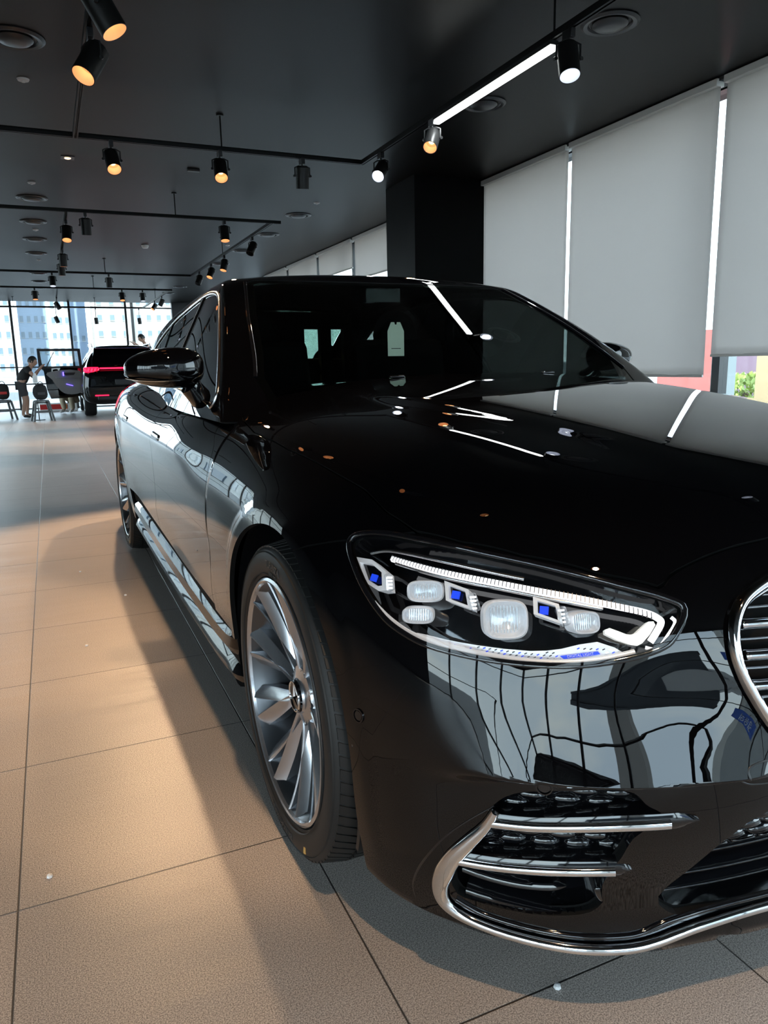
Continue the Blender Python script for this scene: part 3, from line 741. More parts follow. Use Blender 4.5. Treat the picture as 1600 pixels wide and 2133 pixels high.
# recessed backs behind the openings and honeycomb
def recess(name, poly, depth, m, src=fr, split=False):
    pm = src.clip(np.where(src.A[:, 1] < .5, sdp(UV(src), poly)-.012, 1.))
    for p in ((pm, pm.flipped()) if split else (None,)):
        mb = MB(); add_pm(mb, p, off=-depth, ret=0) if split else half2(mb, pm, off=-depth, ret=0)
        mb.build(name, m, CAR)
recess('intake_back', OPEN1, .055, M['gloss'], split=True); recess('lower_intake_back', OPEN2, .060, M['gloss']); recess('grille_back', GRO, .06, M['matte'])
def wall(poly, depth):
    """side wall of an opening in the bumper"""
    q = np.degrees(poly[:, 0]/KS); z = poly[:, 1]; ok = q >= -1e-6
    P = spt(np.abs(q), z); G = grad(F, P); sgn = np.where(q < 0, -1, 1); P[:, 0] *= sgn; G[:, 0] *= sgn
    v = np.vstack([P+G*.0, P-G*.012, P-G*depth]); m = len(P); f = []
    for i in range(m):
        j = (i+1) % m
        if q[i] < -.5 or q[j] < -.5: continue
        f += [(i, j, m+j, m+i), (m+i, m+j, 2*m+j, 2*m+i)]
    us = sorted({k for r in f for k in r}); mp = {k: n for n, k in enumerate(us)}
    return v[us], [tuple(mp[k] for k in r) for r in f]
for pl, dp, nm_ in ((OPEN1, .08, 'intake_surround'), (OPEN2, .09, 'lower_intake_surround')):
    v, f = wall(pl, dp)
    for k in range(2):
        vv, ff = (v, f) if k == 0 else mir(v, f); MB().add(vv, ff).build(nm_, M['gloss'], CAR)
def honeycomb(poly, depth, name, sx=.050, sz=.0225, zmin=0, zmax=1):
    mb = MB(); lo, hi = poly.min(0), poly.max(0); j = 0; z = lo[1]-sz
    C6 = [(math.cos(math.pi/3*k), math.sin(math.pi/3*k)) for k in range(6)]
    rows = int((hi[1]-lo[1])/(sz*.75))+3; cols = int((hi[0]-lo[0])/sx)+3; cs = []
    for r in range(rows):
        for c in range(cols):
            cs.append((lo[0]-sx+c*sx+(r % 2)*sx/2, lo[1]-sz+r*sz*.80))
    cs = np.array(cs); cs = cs[(sdp(cs, poly) < .006) & (cs[:, 1] > zmin) & (cs[:, 1] < zmax) & (cs[:, 0] >= 0)]
    rings = [(1.0, -depth), (.93, -depth), (.80, -depth+.007), (.42, -depth+.0105), (.0, -depth+.0115)]
    for c in cs:
        q = []
        for rr, o in rings[:-1]:
            for hx, hz in [(1, .28), (.55, 1), (-.55, 1), (-1, .28), (-1, -.28), (-.55, -1), (.55, -1), (1, -.28)]:
                q.append((c[0]+hx*sx*.5*rr, c[1]+hz*sz*.5*rr, o))
        q.append((c[0], c[1], rings[-1][1])); q = np.array(q)
        P = spt(np.degrees(q[:, 0]/KS), q[:, 1], q[:, 2]); f = []
        for a in range(3):
            for k in range(8): l = (k+1) % 8; f.append((a*8+k, a*8+l, (a+1)*8+l, (a+1)*8+k))
        for k in range(8): f.append((24+k, 24+(k+1) % 8, 32))
        mb.add(P, f)
    for k in range(2):
        vv, ff = (mb.v, mb.f) if k == 0 else mir(mb.v, mb.f); MB().add(vv, ff).build(name, M['gloss'], CAR, sharp=50)
honeycomb(OPEN1, .040, 'honeycomb_mesh', zmin=.262)
honeycomb(OPEN2, .045, 'lower_honeycomb_mesh', zmin=.275)
# shelf along the bottom of the side intake, fins with chrome strips
def fin(pts, name, w, h, m, off, depth=.05):
    DENT[0] = 0.
    """horizontal blade: leading edge along pts, running back into the opening"""
    q = cpoly(pts, False, 5); P = spt(q[:, 0], q[:, 1]); G = grad(F, P); m_ = len(P)
    a = P+G*off; tz = np.array([0, 0, 1.]); v = []; f = []
    for i in range(m_):
        k = min(1, (m_-1-i)/4+.08)
        for dz, dd in ((h*.5*k, -depth), (h*.5*k, -.004), (h*.2*k, 0), (-h*.2*k, 0), (-h*.5*k, -.004), (-h*.5*k, -depth)): v.append(a[i]+tz*dz+G[i]*dd)
    for i in range(m_-1):
        for k in range(5): f.append((i*6+k, i*6+k+1, (i+1)*6+k+1, (i+1)*6+k))
    f += [tuple(range(6)), tuple(range((m_-1)*6, m_*6))[::-1]]
    for s in range(2):
        vv, ff = (v, f) if s == 0 else mir(v, f)
        MB().add(vv, ff).build(name, m, CAR, sharp=40)
    DENT[0] = 0.
fin([(32.9,.378),(30.7,.383),(28,.393),(25.4,.401),(22.6,.404),(20.9,.406)], 'intake_fin', 0, .026, M['gloss'], .006, .07)
fin([(34.8,.292),(32.1,.297),(29.2,.303),(26.4,.308),(25.2,.309),(24.4,.311)], 'intake_fin', 0, .024, M['gloss'], .005, .06)
DENT[0] = 0.
trim('chrome_strip', [(33.0,.376),(30.7,.381),(28,.391),(25.4,.398),(22.6,.402)], .017, .007, M['chrome'], .006)
trim('chrome_strip', [(34.9,.289),(32.1,.294),(29.2,.300),(26.4,.305),(25.4,.306)], .016, .007, M['chrome'], .005)
DENT[0] = 0.
fin([(35.0,.245),(33.0,.236),(31,.232),(29,.235),(28,.243)], 'intake_fin', 0, .014, M['gloss'], -.020, .05)
fin([(34.6,.212),(32.5,.205),(30,.200),(27,.197),(24,.197),(22,.205)], 'intake_fin', 0, .012, M['gloss'], -.006, .05)
trim('air_blade_edge', [(26.2,.262),(25.9,.240),(25.2,.222),(24.2,.208),(23.2,.199)], .014, .004, M['gloss'], -.004, taper=True)
for zz, t0 in ((.300, 20.2), (.255, 21.6), (.222, 22.0)):
    trim('lower_grille_bar', [(t0, zz), (14, zz+.004), (7, zz+.005), (0, zz+.005)], .007, .006, M['gloss'], -.028)
trim('splitter_edge', [(35.2,.198),(33.5,.180),(31,.172),(28,.168),(25,.167),(23.2,.170),(21,.188),(17,.203),(10,.206),(0,.206)], .010, .006, M['gloss'], .001)
# grille: frame, bars
def closed_half(pts_out, pts_in, name, m, h):
    o = np.array(pts_out); i_ = np.array(pts_in); mb = MB(); k = 10
    q0 = np.degrees(o[:, 0]/KS); q1 = np.degrees(i_[:, 0]/KS); v = []; n = len(o); keep = []
    for j in range(n):
        row = []
        for a in range(k+1):
            t = a/k; th_ = q0[j]*(1-t)+q1[j]*t; z = o[j, 1]*(1-t)+i_[j, 1]*t
            row.append((th_, z, h*math.sin(math.pi*min(1, .12+t*.95))**.7-.004))
        v += row
    v = np.array(v); s = np.where(v[:, 0] < 0, -1, 1); P = spt(np.abs(v[:, 0]), v[:, 1]); G = grad(F, P)
    # smooth surface behind the frame: blend normals forward
    P = P+G*v[:, 2:3]; P[:, 0] *= s; f = []
    for j in range(n-1):
        if q0[j] < -.01 and q0[j+1] < -.01: continue
        for a in range(k): f.append((j*(k+1)+a, (j+1)*(k+1)+a, (j+1)*(k+1)+a+1, j*(k+1)+a+1))
    mb.add(P, f); v2, f2 = mir(P, f); mb.add(v2, f2); return mb.build(name, m, CAR, sharp=70)
closed_half(GRO, GRI, 'grille_frame', M['chrome'], .022)
def gx(z):   # inner half-width of the grille at height z
    g = GRI[GRI[:, 0] > 0]; a = g[(g[:, 1] > .50)]; k = np.abs(a[:, 1]-z).argsort()[:6]; return np.degrees(a[k, 0].max()/KS)
for z in (.700, .655, .610, .565):
    t = gx(z)-.4
    for s in (0,):
        q = [(t, z), (t-.8, z), (t*.66, z), (t*.33, z), (0, z)]
        P, G = chart_path(q, -.018); P2 = P[::-1][1:].copy(); P2[:, 0] *= -1; G2 = G[::-1][1:].copy(); G2[:, 0] *= -1
        v, f = ribbon(np.vstack([P, P2]), np.vstack([G, G2]), .017, .012, taper=True); MB().add(v, f).build('grille_bar', M['chrome'], CAR, sharp=60)
for z in (.742, .725, .678, .633, .588, .545):
    t = gx(z); P, G = chart_path([(t+.3, z), (t*.66, z), (t*.33, z), (0, z)], -.034); P2 = P[::-1][1:].copy(); P2[:, 0] *= -1; G2 = G[::-1][1:].copy(); G2[:, 0] *= -1
    v, f = ribbon(np.vstack([P, P2]), np.vstack([G, G2]), .006, .006); MB().add(v, f).build('grille_thin_bar', M['satin_chrome'], CAR, sharp=60)
# seams and sensors on the bumper
trim('number_plate_recess_seam', [(13,.512),(17.2,.510),(18.3,.509),(18.9,.503),(18.9,.490),(18.6,.468),(18.1,.457),(17,.452),(13,.450)], .004, .0015, M['satin'])
trim('bumper_seam', [(38.3,.165),(38.4,.20),(37.6,.255),(36.0,.320),(34.4,.365),(32.7,.404)], .004, .0018, M['gloss'])
for t, z in ((42.7, .485), (29.8, .452)):
    P, G = spt([t], [z]), None; G = grad(F, P)[0]; P = P[0]; R = Vector(G).to_track_quat('Z', 'Y').to_matrix()
    for s in range(2):
        mb = MB().lathe([(0, .0012), (.0085, .0012), (.0092, -.003)], 24, rot=R, loc=P); mb.lathe([(.0105, -.002), (.0108, .0022), (.0128, .0022), (.0135, -.002)], 24, rot=R, loc=P)
        if s: mb.v = [(-p[0], p[1], p[2]) for p in mb.v]; mb.f = [r[::-1] for r in mb.f]
        mb.build('parking_sensor', M['gloss'], CAR)
# bonnet crease highlights: slim raised edge along the power dome is in the surface itself
# washer jets seen near the windscreen
for s in (-1, 1): MB().box((s*.30, .70, 1.045), (.05, .018, .008)).build('washer_jet', M['gloss'], CAR, .003)
# ---- headlights
def hl_pt(t, z, off): P = spt([t], [z]); G = grad(F, P); return Vector(P[0]+G[0]*off), Vector(G[0])
def headlight(side):
    e = empty('headlight'); e.parent = CAR
    if side > 0: e.scale = (-1, 1, 1)
    add_pm(MB(), hlp, off=.001, ret=0).build('lens_cover', M['lens'], e)
    # black tub behind
    pm = fr.clip(np.where(fr.A[:, 1] < .5, sdp(UV(fr), HL)-.002, 1.)); mb = MB(); add_pm(mb, pm, off=-.075, ret=0)
    q = np.degrees(HL[:, 0]/KS); P = spt(q, HL[:, 1]); G = grad(F, P); n = len(P); v = np.vstack([P-G*.003, P-G*.08]); f = [(i, (i+1) % n, n+(i+1) % n, n+i) for i in range(n)]
    mb.add(v, f); mb.build('housing', M['gloss'], e)
    v, f = ribbon(P-G*.002, G, .011, .004, closed=True); MB().add(v, f).build('black_border', M['gloss'], e, sharp=60)
    def strip(name, pts, w, h, m, off, taper=False, n=5):
        P, G = chart_path(pts, off, n=n); v, f = ribbon(P, G, w, h, taper=taper); return MB().add(v, f).build(name, m, e, sharp=50)
    strip('chrome_rim', [(43.2,.700),(41.8,.680),(40.3,.663),(38.4,.650),(35.5,.645),(32,.6415),(29,.644),(26.5,.652),(24.6,.662)], .0125, .004, M['silver'], -.014)
    # daytime light: upper band of fine cells and the hook
    dp = strip('drl_bar', [(41.4,.7655),(37,.759),(32.7,.753),(28.2,.742),(25.4,.731),(23.6,.722),(22.85,.713),(22.75,.706),(23.1,.692),(23.5,.678)], .0105, .005, M['white_lit'], -.030)
    strip('upper_chrome_blade', [(43.2,.764),(41.5,.7735),(39,.7745),(35.5,.770),(31,.760)], .006, .003, M['satin_chrome'], -.018)
    strip('drl_bar', [(41.0,.760),(37,.752),(32.7,.7455),(28.8,.7355),(26.2,.7265)], .006, .004, M['satin_chrome'], -.030)
    strip('drl_edge', [(22.2,.714),(22.0,.706),(22.5,.688),(23.2,.668),(23.9,.670)], .005, .006, M['white_lit'], -.022)
    mb = MB()
    for k in range(70):
        t = 41.3-k*.26; z = np.interp(t, [22.8, 25.4, 28.2, 32.7, 37, 41.4], [.713, .731, .742, .753, .759, .7655]); p, g = hl_pt(t, float(z), -.024)
        mb.box(p, (.0012, .004, .010), g.to_track_quat('Y', 'Z').to_matrix())
    mb.build('drl_ribs', M['satin_chrome'], e)
    # white L-shaped reflector at the inner end
    pl = [(25.9,.699),(24.9,.690),(24.3,.692),(23.5,.709),(23.1,.704),(24.0,.676),(24.7,.674),(26.2,.690)]
    q = cpoly(pl, True, 2); A = spt(q[:, 0], q[:, 1], -.030); B = spt(q[:, 0], q[:, 1], -.050); n = len(q)
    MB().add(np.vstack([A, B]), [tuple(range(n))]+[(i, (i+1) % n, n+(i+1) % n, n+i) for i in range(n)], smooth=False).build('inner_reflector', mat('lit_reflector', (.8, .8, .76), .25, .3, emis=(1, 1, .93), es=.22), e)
    # three projector modules
    def module(t, z, w, h, name, lit):
        p, g = hl_pt(t, z, -.040); g = (g+Vector((0, -.9, .0))).normalized(); R = g.to_track_quat('Z', 'Y').to_matrix()
        sq = lambda r, zz, k: [(R @ Vector((w*r*math.copysign(abs(math.cos(a))**.62, math.cos(a)), h*r*math.copysign(abs(math.sin(a))**.62, math.sin(a)), zz)))+p for a in np.linspace(0, 2*math.pi, 36, endpoint=False)]
        def shell(rings, nm, m):
            v = []; f = []
            for r, zz in rings: v += sq(r, zz, 0)
            for i in range(len(rings)-1):
                for k in range(36): l = (k+1) % 36; f.append((i*36+k, i*36+l, (i+1)*36+l, (i+1)*36+k))
            v.append(R @ Vector((0, 0, rings[-1][1]))+p); b = (len(rings)-1)*36
            f += [(b+k, b+(k+1) % 36, len(v)-1) for k in range(36)]
            return MB().add(v, f).build(nm, m, e)
        shell([(.54, -.03), (.545, .004), (.50, .008), (.49, .0), (.30, -.022), (.1, -.026)], name+'_bezel', M['silver'])
        o = shell([(.49, -.002), (.47, .008), (.38, .015), (.22, .020), (.05, .022)], name+'_lens', M['clear'])
        shell([(.47, -.006), (.30, -.020), (.1, -.024)], name+'_reflector', M['silver'])
        mb = MB()
        for k in range(-5, 6): mb.box(R @ Vector((k*w*.08, 0, -.012))+p, (.0010, h*.75, .002), R)
        mb.build(name+'_optic_ribs', M['satin_chrome'], e)
    module(38.4, .727, .058, .034, 'projector', 1); module(38.9, .684, .050, .026, 'lower_projector', 0)
    module(32.45, .702, .066, .058, 'projector', 1); module(27.35, .707, .042, .032, 'projector', 1)
    # three angled silver modules with blue inserts
    def silver(ps, blue, lens):
        q = np.array(ps); A = spt(q[:, 0], q[:, 1], -.022); B = spt(q[:, 0], q[:, 1], -.048); n = len(q)
        cen = q.mean(0); qi = cen+(q-cen)*.70; C_ = spt(qi[:, 0], qi[:, 1], -.022); D_ = spt(qi[:, 0], qi[:, 1], -.032)
        f = []
        for i in range(n):
            j = (i+1) % n; f += [(i, j, n+j, n+i), (i, j, 2*n+j, 2*n+i), (2*n+i, 2*n+j, 3*n+j, 3*n+i)]
        MB().add(np.vstack([A, B, C_, D_]), f, smooth=False).build('side_module_bezel', M['silver'], e)
        MB().add(D_, [tuple(range(n))], smooth=False).build('side_module_floor', M['gloss'], e)
        p, g = hl_pt(*blue, -.026); R = g.to_track_quat('Z', 'Y').to_matrix(); MB().box(p, (.0135, .0125, .004), R).build('blue_insert', M['blue'], e)
        p, g = hl_pt(*lens, -.022); g = (g+Vector((.2, -.8, .1))).normalized(); R = g.to_track_quat('Z', 'Y').to_matrix()
        MB().box(p, (.013, .030, .022), R @ Matrix.Rotation(.25, 3, 'Z')).build('side_module_lens', M['clear'], e, .004)
        mb = MB()
        for k in range(4): mb.box(p+R @ Vector((0, (k-1.5)*.006, -.006)), (.010, .003, .006), R)
        mb.build('side_module_led', M['white_lit'], e)
    silver([(45.0,.752),(43.1,.755),(41.6,.742),(41.3,.712),(42.0,.707),(43.8,.717)], (42.75,.727), (41.1,.726))
    silver([(36.6,.745),(34.8,.737),(34.5,.708),(36.4,.716)], (35.75,.727), (34.4,.719))
    silver([(30.5,.737),(28.9,.729),(28.7,.700),(30.5,.712)], (29.85,.719), (28.7,.712))
    # patterned base plate with blue plaque
    q = cpoly([(38.7,.655),(36.5,.6555),(34.2,.656),(30.8,.658),(28.9,.665),(26.7,.678),(25,.660),(25.4,.653),(28.5,.646),(31.3,.640),(34.8,.638),(37.4,.643)], True, 2); n = len(q)
    A = spt(q[:, 0], q[:, 1], -.030)
    MB().add(A, [tuple(range(n))], smooth=False).build('base_plate', M['silver'], e)
    mb = MB(); mb2 = MB()
    for r in range(6):
        for k in range(34):
            t = 38.3-k*.38-(r % 2)*.18; z = .6445+r*.0045+.0
            if sdp(np.array([[t, z*100]]), q*np.array([1, 100]))[0] > -.25: continue
            if 26.4 < t < 29.1 and .649 < z < .666: continue
            p, g = hl_pt(t, z, -.0290); R = g.to_track_quat('Z', 'Y').to_matrix() @ Matrix.Rotation(.5, 3, 'Z')
            (mb if k % 3 else mb2).box(p, (.0042, .0016, .002), R)
    mb.build('plate_stud', M['chrome'], e); mb2.build('plate_stud_blue', M['blue'], e)
    q2 = np.array([(29.0,.6545),(26.7,.664),(26.55,.6595),(28.75,.650)]); A = spt(q2[:, 0], q2[:, 1], -.0265)
    MB().add(A, [(0, 1, 2, 3)], smooth=False).build('blue_plaque', M['blue'], e)
    A0 = Vector(A.mean(0)); ux = Vector(A[1]-A[0]).normalized(); uz = Vector(grad(F, spt([27.8], [.657]))[0]); uy = uz.cross(ux).normalized(); uz = ux.cross(uy)
    A0 += uz*.0012; text_mesh('plaque_lettering', 'DIGITAL LIGHT', .0058, M['whitep'], e, Matrix(((ux.x, uy.x, uz.x, A0.x), (ux.y, uy.y, uz.y, A0.y), (ux.z, uy.z, uz.z, A0.z), (0, 0, 0, 1))), .0003)
    return e
headlight(-1); headlight(1)
# ---- greenhouse
def gmaster():
    nf, ns, nb = 110, 90, 60; O = []; D = []
    for i in range(nf): t = math.pi/2*i/nf; O.append((0, 1.75, .93)); D.append((-math.sin(t), -math.cos(t)))
    for i in range(ns): O.append((0, 1.75+1.25*i/ns, .93)); D.append((-1, 0))
    for i in range(nb+1): t = math.pi/2*i/nb; O.append((0, 3.0, .93)); D.append((-math.cos(t), math.sin(t)))
    O = np.array(O, float); D = np.array(D)
    def shoot(ph):
        dirs = np.stack([D[:, None, 0]*np.cos(ph), D[:, None, 1]*np.cos(ph), np.sin(ph)+0*D[:, None, 0]], -1); Ob = np.broadcast_to(O[:, None, :], dirs.shape)
        lo = np.full(dirs.shape[:2], .05); hi = np.full(dirs.shape[:2], 2.2)
        for _ in range(30):
            md = (lo+hi)/2; v = FG(Ob+dirs*md[..., None]); lo = np.where(v < 0, md, lo); hi = np.where(v < 0, hi, md)
        return Ob+dirs*hi[..., None]
    ph = np.broadcast_to(np.linspace(0, math.pi/2, 260), (len(O), 260)); P = shoot(ph); nV = 110; pn = np.zeros((len(O), nV))
    for i in range(len(O)):
        s = np.concatenate([[0], np.cumsum(np.linalg.norm(np.diff(P[i], axis=0), axis=1))]); pn[i] = np.interp(np.linspace(0, s[-1], nV), s, ph[i])
    V = shoot(pn).reshape(-1, 3); idx = np.arange(len(O)*nV).reshape(len(O), nV)
    q = np.stack([idx[:-1, :-1], idx[:-1, 1:], idx[1:, 1:], idx[1:, :-1]], -1).reshape(-1, 4)
    return PM(V, grad(FG, V), V.copy(), q)
GH = gmaster()
GH = GH.clip(-(F(GH.V)+.012))
WS = np.array([(.2,.60),(-.72,.60),(-.745,.80),(-.715,.90),(-.665,1.13),(-.612,1.34),(-.590,1.43),(-.55,1.455),(-.40,1.435),(-.2,1.42),(0,1.415),(.2,1.415)])
RG = np.array([(.2,3.22),(-.50,3.22),(-.57,3.30),(-.62,3.6),(-.66,4.1),(.2,4.1)])
DLO = cpoly([(.825,1.00),(.835,1.045),(.905,1.105),(1.03,1.192),(1.15,1.272),(1.29,1.328),(1.44,1.362),(1.66,1.388),(2.0,1.402),(2.5,1.385),(2.9,1.325),(3.2,1.235),(3.40,1.14),(3.45,1.08),(3.35,1.055),(2.8,1.035),(2.0,1.012),(1.2,.985),(.92,.975),(.845,.968)], n=4)
def gproj(y, z, off=0.):
    P, ok = march(FG, np.array([[-1.2, a, b] for a, b in zip(y, z)]), np.array([[1., 0, 0]]*len(y)), 0, 1.1, 120); G = grad(FG, P); return P+G*off, G
for _ in range(60):      # keep the window outline on the side of the pillar, clear of its rounded front edge
    P, G = gproj(DLO[:, 0], DLO[:, 1], 0.)
    P2, G2 = gproj(DLO[:, 0]-.022, DLO[:, 1]+.010, 0.)
    bad = (np.minimum(-G[:, 0], -G2[:, 0]) < .80) & (DLO[:, 0] < 1.62) & (DLO[:, 1] > .99)
    if not bad.any(): break
    DLO[bad, 1] -= .003
    fr_ = bad & (DLO[:, 1] < 1.02); DLO[fr_, 0] += .004
DLO[:40] = np.array([DLO[max(0, q_-2):q_+3].mean(0) if 2 < q_ < 38 else DLO[q_] for q_ in range(40)])
sidef = np.where((np.abs(GH.V[:, 0]) > .45) & (GH.N[:, 0] < -.45), sdp(GH.A[:, 1:3], DLO), 1.)
wsf = np.where((GH.V[:, 1] < 1.6) & (GH.N[:, 1] < -.25), sdp(GH.A[:, :2], WS), 1.)
rgf = np.where((GH.V[:, 1] > 3.0) & (GH.N[:, 2] > .3), sdp(GH.A[:, :2], RG), 1.)
win = GH.clip(sidef+.001); wsp = GH.clip(wsf+.002); rgp = GH.clip(rgf+.002)
shell = PM(GH.V, GH.N, GH.A, GH.q).clip(-(np.minimum(np.minimum(sidef, wsf), rgf)))
half2(MB(), shell, ret=.006).build('roof', PE, CAR)
half2(MB(), wsp, ret=0, off=-.002).build('windscreen', M['wshield'], CAR)
half2(MB(), rgp, ret=0, off=-.002).build('rear_window', glass('rear_glass_green', (.10, .155, .135), 1.5), CAR)
BP = np.array([(2.22,.90),(2.30,.90),(2.14,1.25),(1.96,1.45),(1.90,1.45),(2.06,1.25)])
BPf = sdp(win.A[:, 1:3], BP); pil = win.clip(BPf); gl = win.clip(-BPf); CPf = sdp(gl.A[:, 1:3], np.array([(2.78,.9),(2.82,.9),(2.93,1.45),(2.89,1.45)])); cpil = gl.clip(CPf); gl = gl.clip(-CPf)
bl_ = gl.A[:, 1]-(2.20-.5*(gl.A[:, 2]-1.0)); f1 = gl.clip(bl_); f2 = gl.clip(-bl_)
for p in (f1, f1.flipped()): add_pm(MB(), p, off=-.004, ret=0).build('front_side_window', M['tint'], CAR)
for p in (f2, f2.flipped()): add_pm(MB(), p, off=-.004, ret=0).build('rear_side_window', M['tint'], CAR)
for p in (pil, pil.flipped()): add_pm(MB(), p, off=.001, ret=.006).build('centre_pillar', [M['gloss'], M['matte']], CAR)
for p in (cpil, cpil.flipped()): add_pm(MB(), p, off=.001, ret=.006).build('quarter_pillar', [M['gloss'], M['matte']], CAR)
# black ceramic edge of the windscreen
wb = wsp.clip(-(sdp(wsp.A[:, :2], WS)+.030)); half2(MB(), wb, ret=0, off=-.0035).build('windscreen_border', M['gloss'], CAR)
P, G = gproj(DLO[:, 0], DLO[:, 1]); v, f = ribbon(P, G, .017, .006, closed=True)
for k in range(2):
    vv, ff = (v, f) if k == 0 else mir(v, f); MB().add(vv, ff).build('window_chrome_surround', M['satin_chrome'], CAR, sharp=60)
yz = np.linspace(0, 1, 12); P, G = gproj(2.215-.245*yz, 1.02+.37*yz, .003); v, f = ribbon(P, G, .014, .004)
for k in range(2):
    vv, ff = (v, f) if k == 0 else mir(v, f); MB().add(vv, ff).build('pillar_strip', M['satin_chrome'], CAR)
# windscreen side mouldings
wsl = cpoly([(-.742,.80),(-.715,.90),(-.667,1.13),(-.614,1.34),(-.592,1.43)], False, 8); O_ = np.array([[a, b, 2.] for a, b in wsl]); P, ok = march(FG, O_, np.array([[0, 0, -1.]]*len(O_)), 0, 1.3, 300); G = grad(FG, P)
v, f = ribbon(P, G, .014, .006)
for k in range(2):
    vv, ff = (v, f) if k == 0 else mir(v, f); MB().add(vv, ff).build('windscreen_moulding', M['gloss'], CAR)
# cowl, interior
mb = MB(); v = []; f = []
for i in range(41):
    x = -.82+1.64*i/40; yy = .80-.02*abs(x)
    v += [(x, yy-.08, Htop(np.array(x), np.array(.72))-.03), (x, yy+.12, Htop(np.array(x), np.array(.72))-.022)]
for i in range(40): f.append((i*2, i*2+1, i*2+3, i*2+2))
mb.add(v, f).build('cowl', M['gloss'], CAR)
MB().box((0, 1.06, .93), (1.42, .60, .12)).build('dashboard', M['cabin'], CAR, .03)
MB().box((0, 1.45, 1.37), (.16, .03, .06)).tube([(0, 1.46, 1.40), (0, 1.5, 1.43)], .008).build('rear_view_mirror', M['gloss'], CAR, .01)
for x in (-.38, .38):
    for y in (1.98, 2.95):
        e = empty('seat', (x, y, 0)); e.parent = CAR
        MB().box((0, .06, .90 if y < 2.5 else .82), (.50, .14, .62), Matrix.Rotation(-.2, 3, 'X')).build('backrest', M['cabin'], e, .04)
        MB().box((0, -.25, .60), (.5, .55, .14)).build('cushion', M['cabin'], e, .04)
        MB().lathe([(0, -.045), (.10, -.04), (.13, 0), (.10, .04), (0, .045)], 20, 'y', (0, .13, 1.23 if y < 2.5 else 1.08)).build('headrest', M['cabin'], e)
MB().box((.30, 2.96, 1.15), (.07, .05, .36)).box((.02, 2.96, 1.13), (.28, .05, .36)).box((.49, 2.96, 1.13), (.14, .05, .36)).box((-.30, 2.96, 1.13), (.38, .05, .36)).box((0, 2.96, 1.355), (.96, .05, .10)).build('rear_view_mask', M['cabin'], CAR)  # dark boxes added to narrow the bright view through the rear window
t_ = [(-.5, -.7), (.5, -.7), (.5, .35), (.28, .72), (.08, .72), (.05, .62), (-.05, .62), (-.08, .72), (-.28, .72), (-.5, .35)]
R = Matrix.Rotation(R90, 4, 'X')
tg = tag(MB().prism([(x*.078, y*.10) for x, y in t_], 0, .001, R).build('hanging_tag', M['paper']), 'pale green paper tag hanging behind the windscreen of the black saloon', 'tag')
MB().box((0, -.0015, -.038), (.045, .0006, .003)).build('printed_line', M['ink'], tg)
tg.matrix_world = Matrix.Rotation(.016929, 4, 'Z') @ Matrix.Translation((.062, 1.45, 1.189))
tg.rotation_euler = (0, 0, .016929)
# ---- door mirrors
def mirror(s):
    e = empty('door_mirror', (0, 0, 0)); e.parent = CAR
    if s > 0: e.location = (-.075, .24, .012)
    v = []; f = []; nu, nv = 40, 22
    cx, cy_, cz = -1.005, .865, 1.088
    for i in range(nv+1):
        ph = math.pi*i/nv
        for k in range(nu):
            t = 2*math.pi*k/nu
            c, q = math.cos(t), math.sin(t); sc_ = math.sin(ph)**.72
            X = .118*sc_*math.copysign(abs(c)**.85, c); Z = .066*sc_*math.copysign(abs(q)**.8, q)
            # taller near the door, tapering to the tip
            ta = .74+.34*(X+.118)/.236
            Z = Z*ta-.006*(1-ta); Y = -.085*math.cos(ph)
            Y = Y if Y < 0 else Y*.35
            Y += .16*max(0, -X)*.8
            v.append((cx+X, cy_+Y, cz+Z))
    for i in range(nv):
        for k in range(nu): l = (k+1) % nu; f.append((i*nu+k, i*nu+l, (i+1)*nu+l, (i+1)*nu+k))
    if s > 0: v, f = mir(v, f)
    MB().add(v, f).build('mirror_shell', M['paint'], e)
    pts = [(cx-.113, cy_+.01, cz-.028), (cx-.085, cy_-.048, cz-.034), (cx-.03, cy_-.072, cz-.038), (cx+.04, cy_-.070, cz-.036), (cx+.10, cy_-.030, cz-.032)]
    if s > 0: pts = [(-a, b, c) for a, b, c in pts]
    q = cpoly(pts, False, 6); MB().tube([tuple(p) for p in q], .0042, 8, flat=.7).build('mirror_chrome_line', M['chrome'], e)
    ft = [(cx+.07, cy_-.005, cz-.055), (cx+.095, cy_+.005, cz-.085), (-.90, .895, .995)]
    if s > 0: ft = [(-a, b, c) for a, b, c in ft]
    MB().tube(ft, [.030, .032, .034], 14, flat=1.1).build('mirror_foot', M['gloss'], e)
mirror(-1); mirror(1)
# door handles
for y0 in (1.56, 2.62):
    for s in (-1, 1):
        z0 = .825+.012*(y0 > 2); ys_ = np.linspace(y0-.115, y0+.115, 12); P, ok = march(F, np.array([[-1.2, y, z0+.02*(y-y0)] for y in ys_]), np.array([[1., 0, 0]]*12), 0, .6, 100); G = grad(F, P)
        v, f = ribbon(P, G, .024, .0055, taper=True)
        if s > 0: v, f = mir(v, f)
        MB().add(v, f).build('door_handle', M['paint'], CAR)
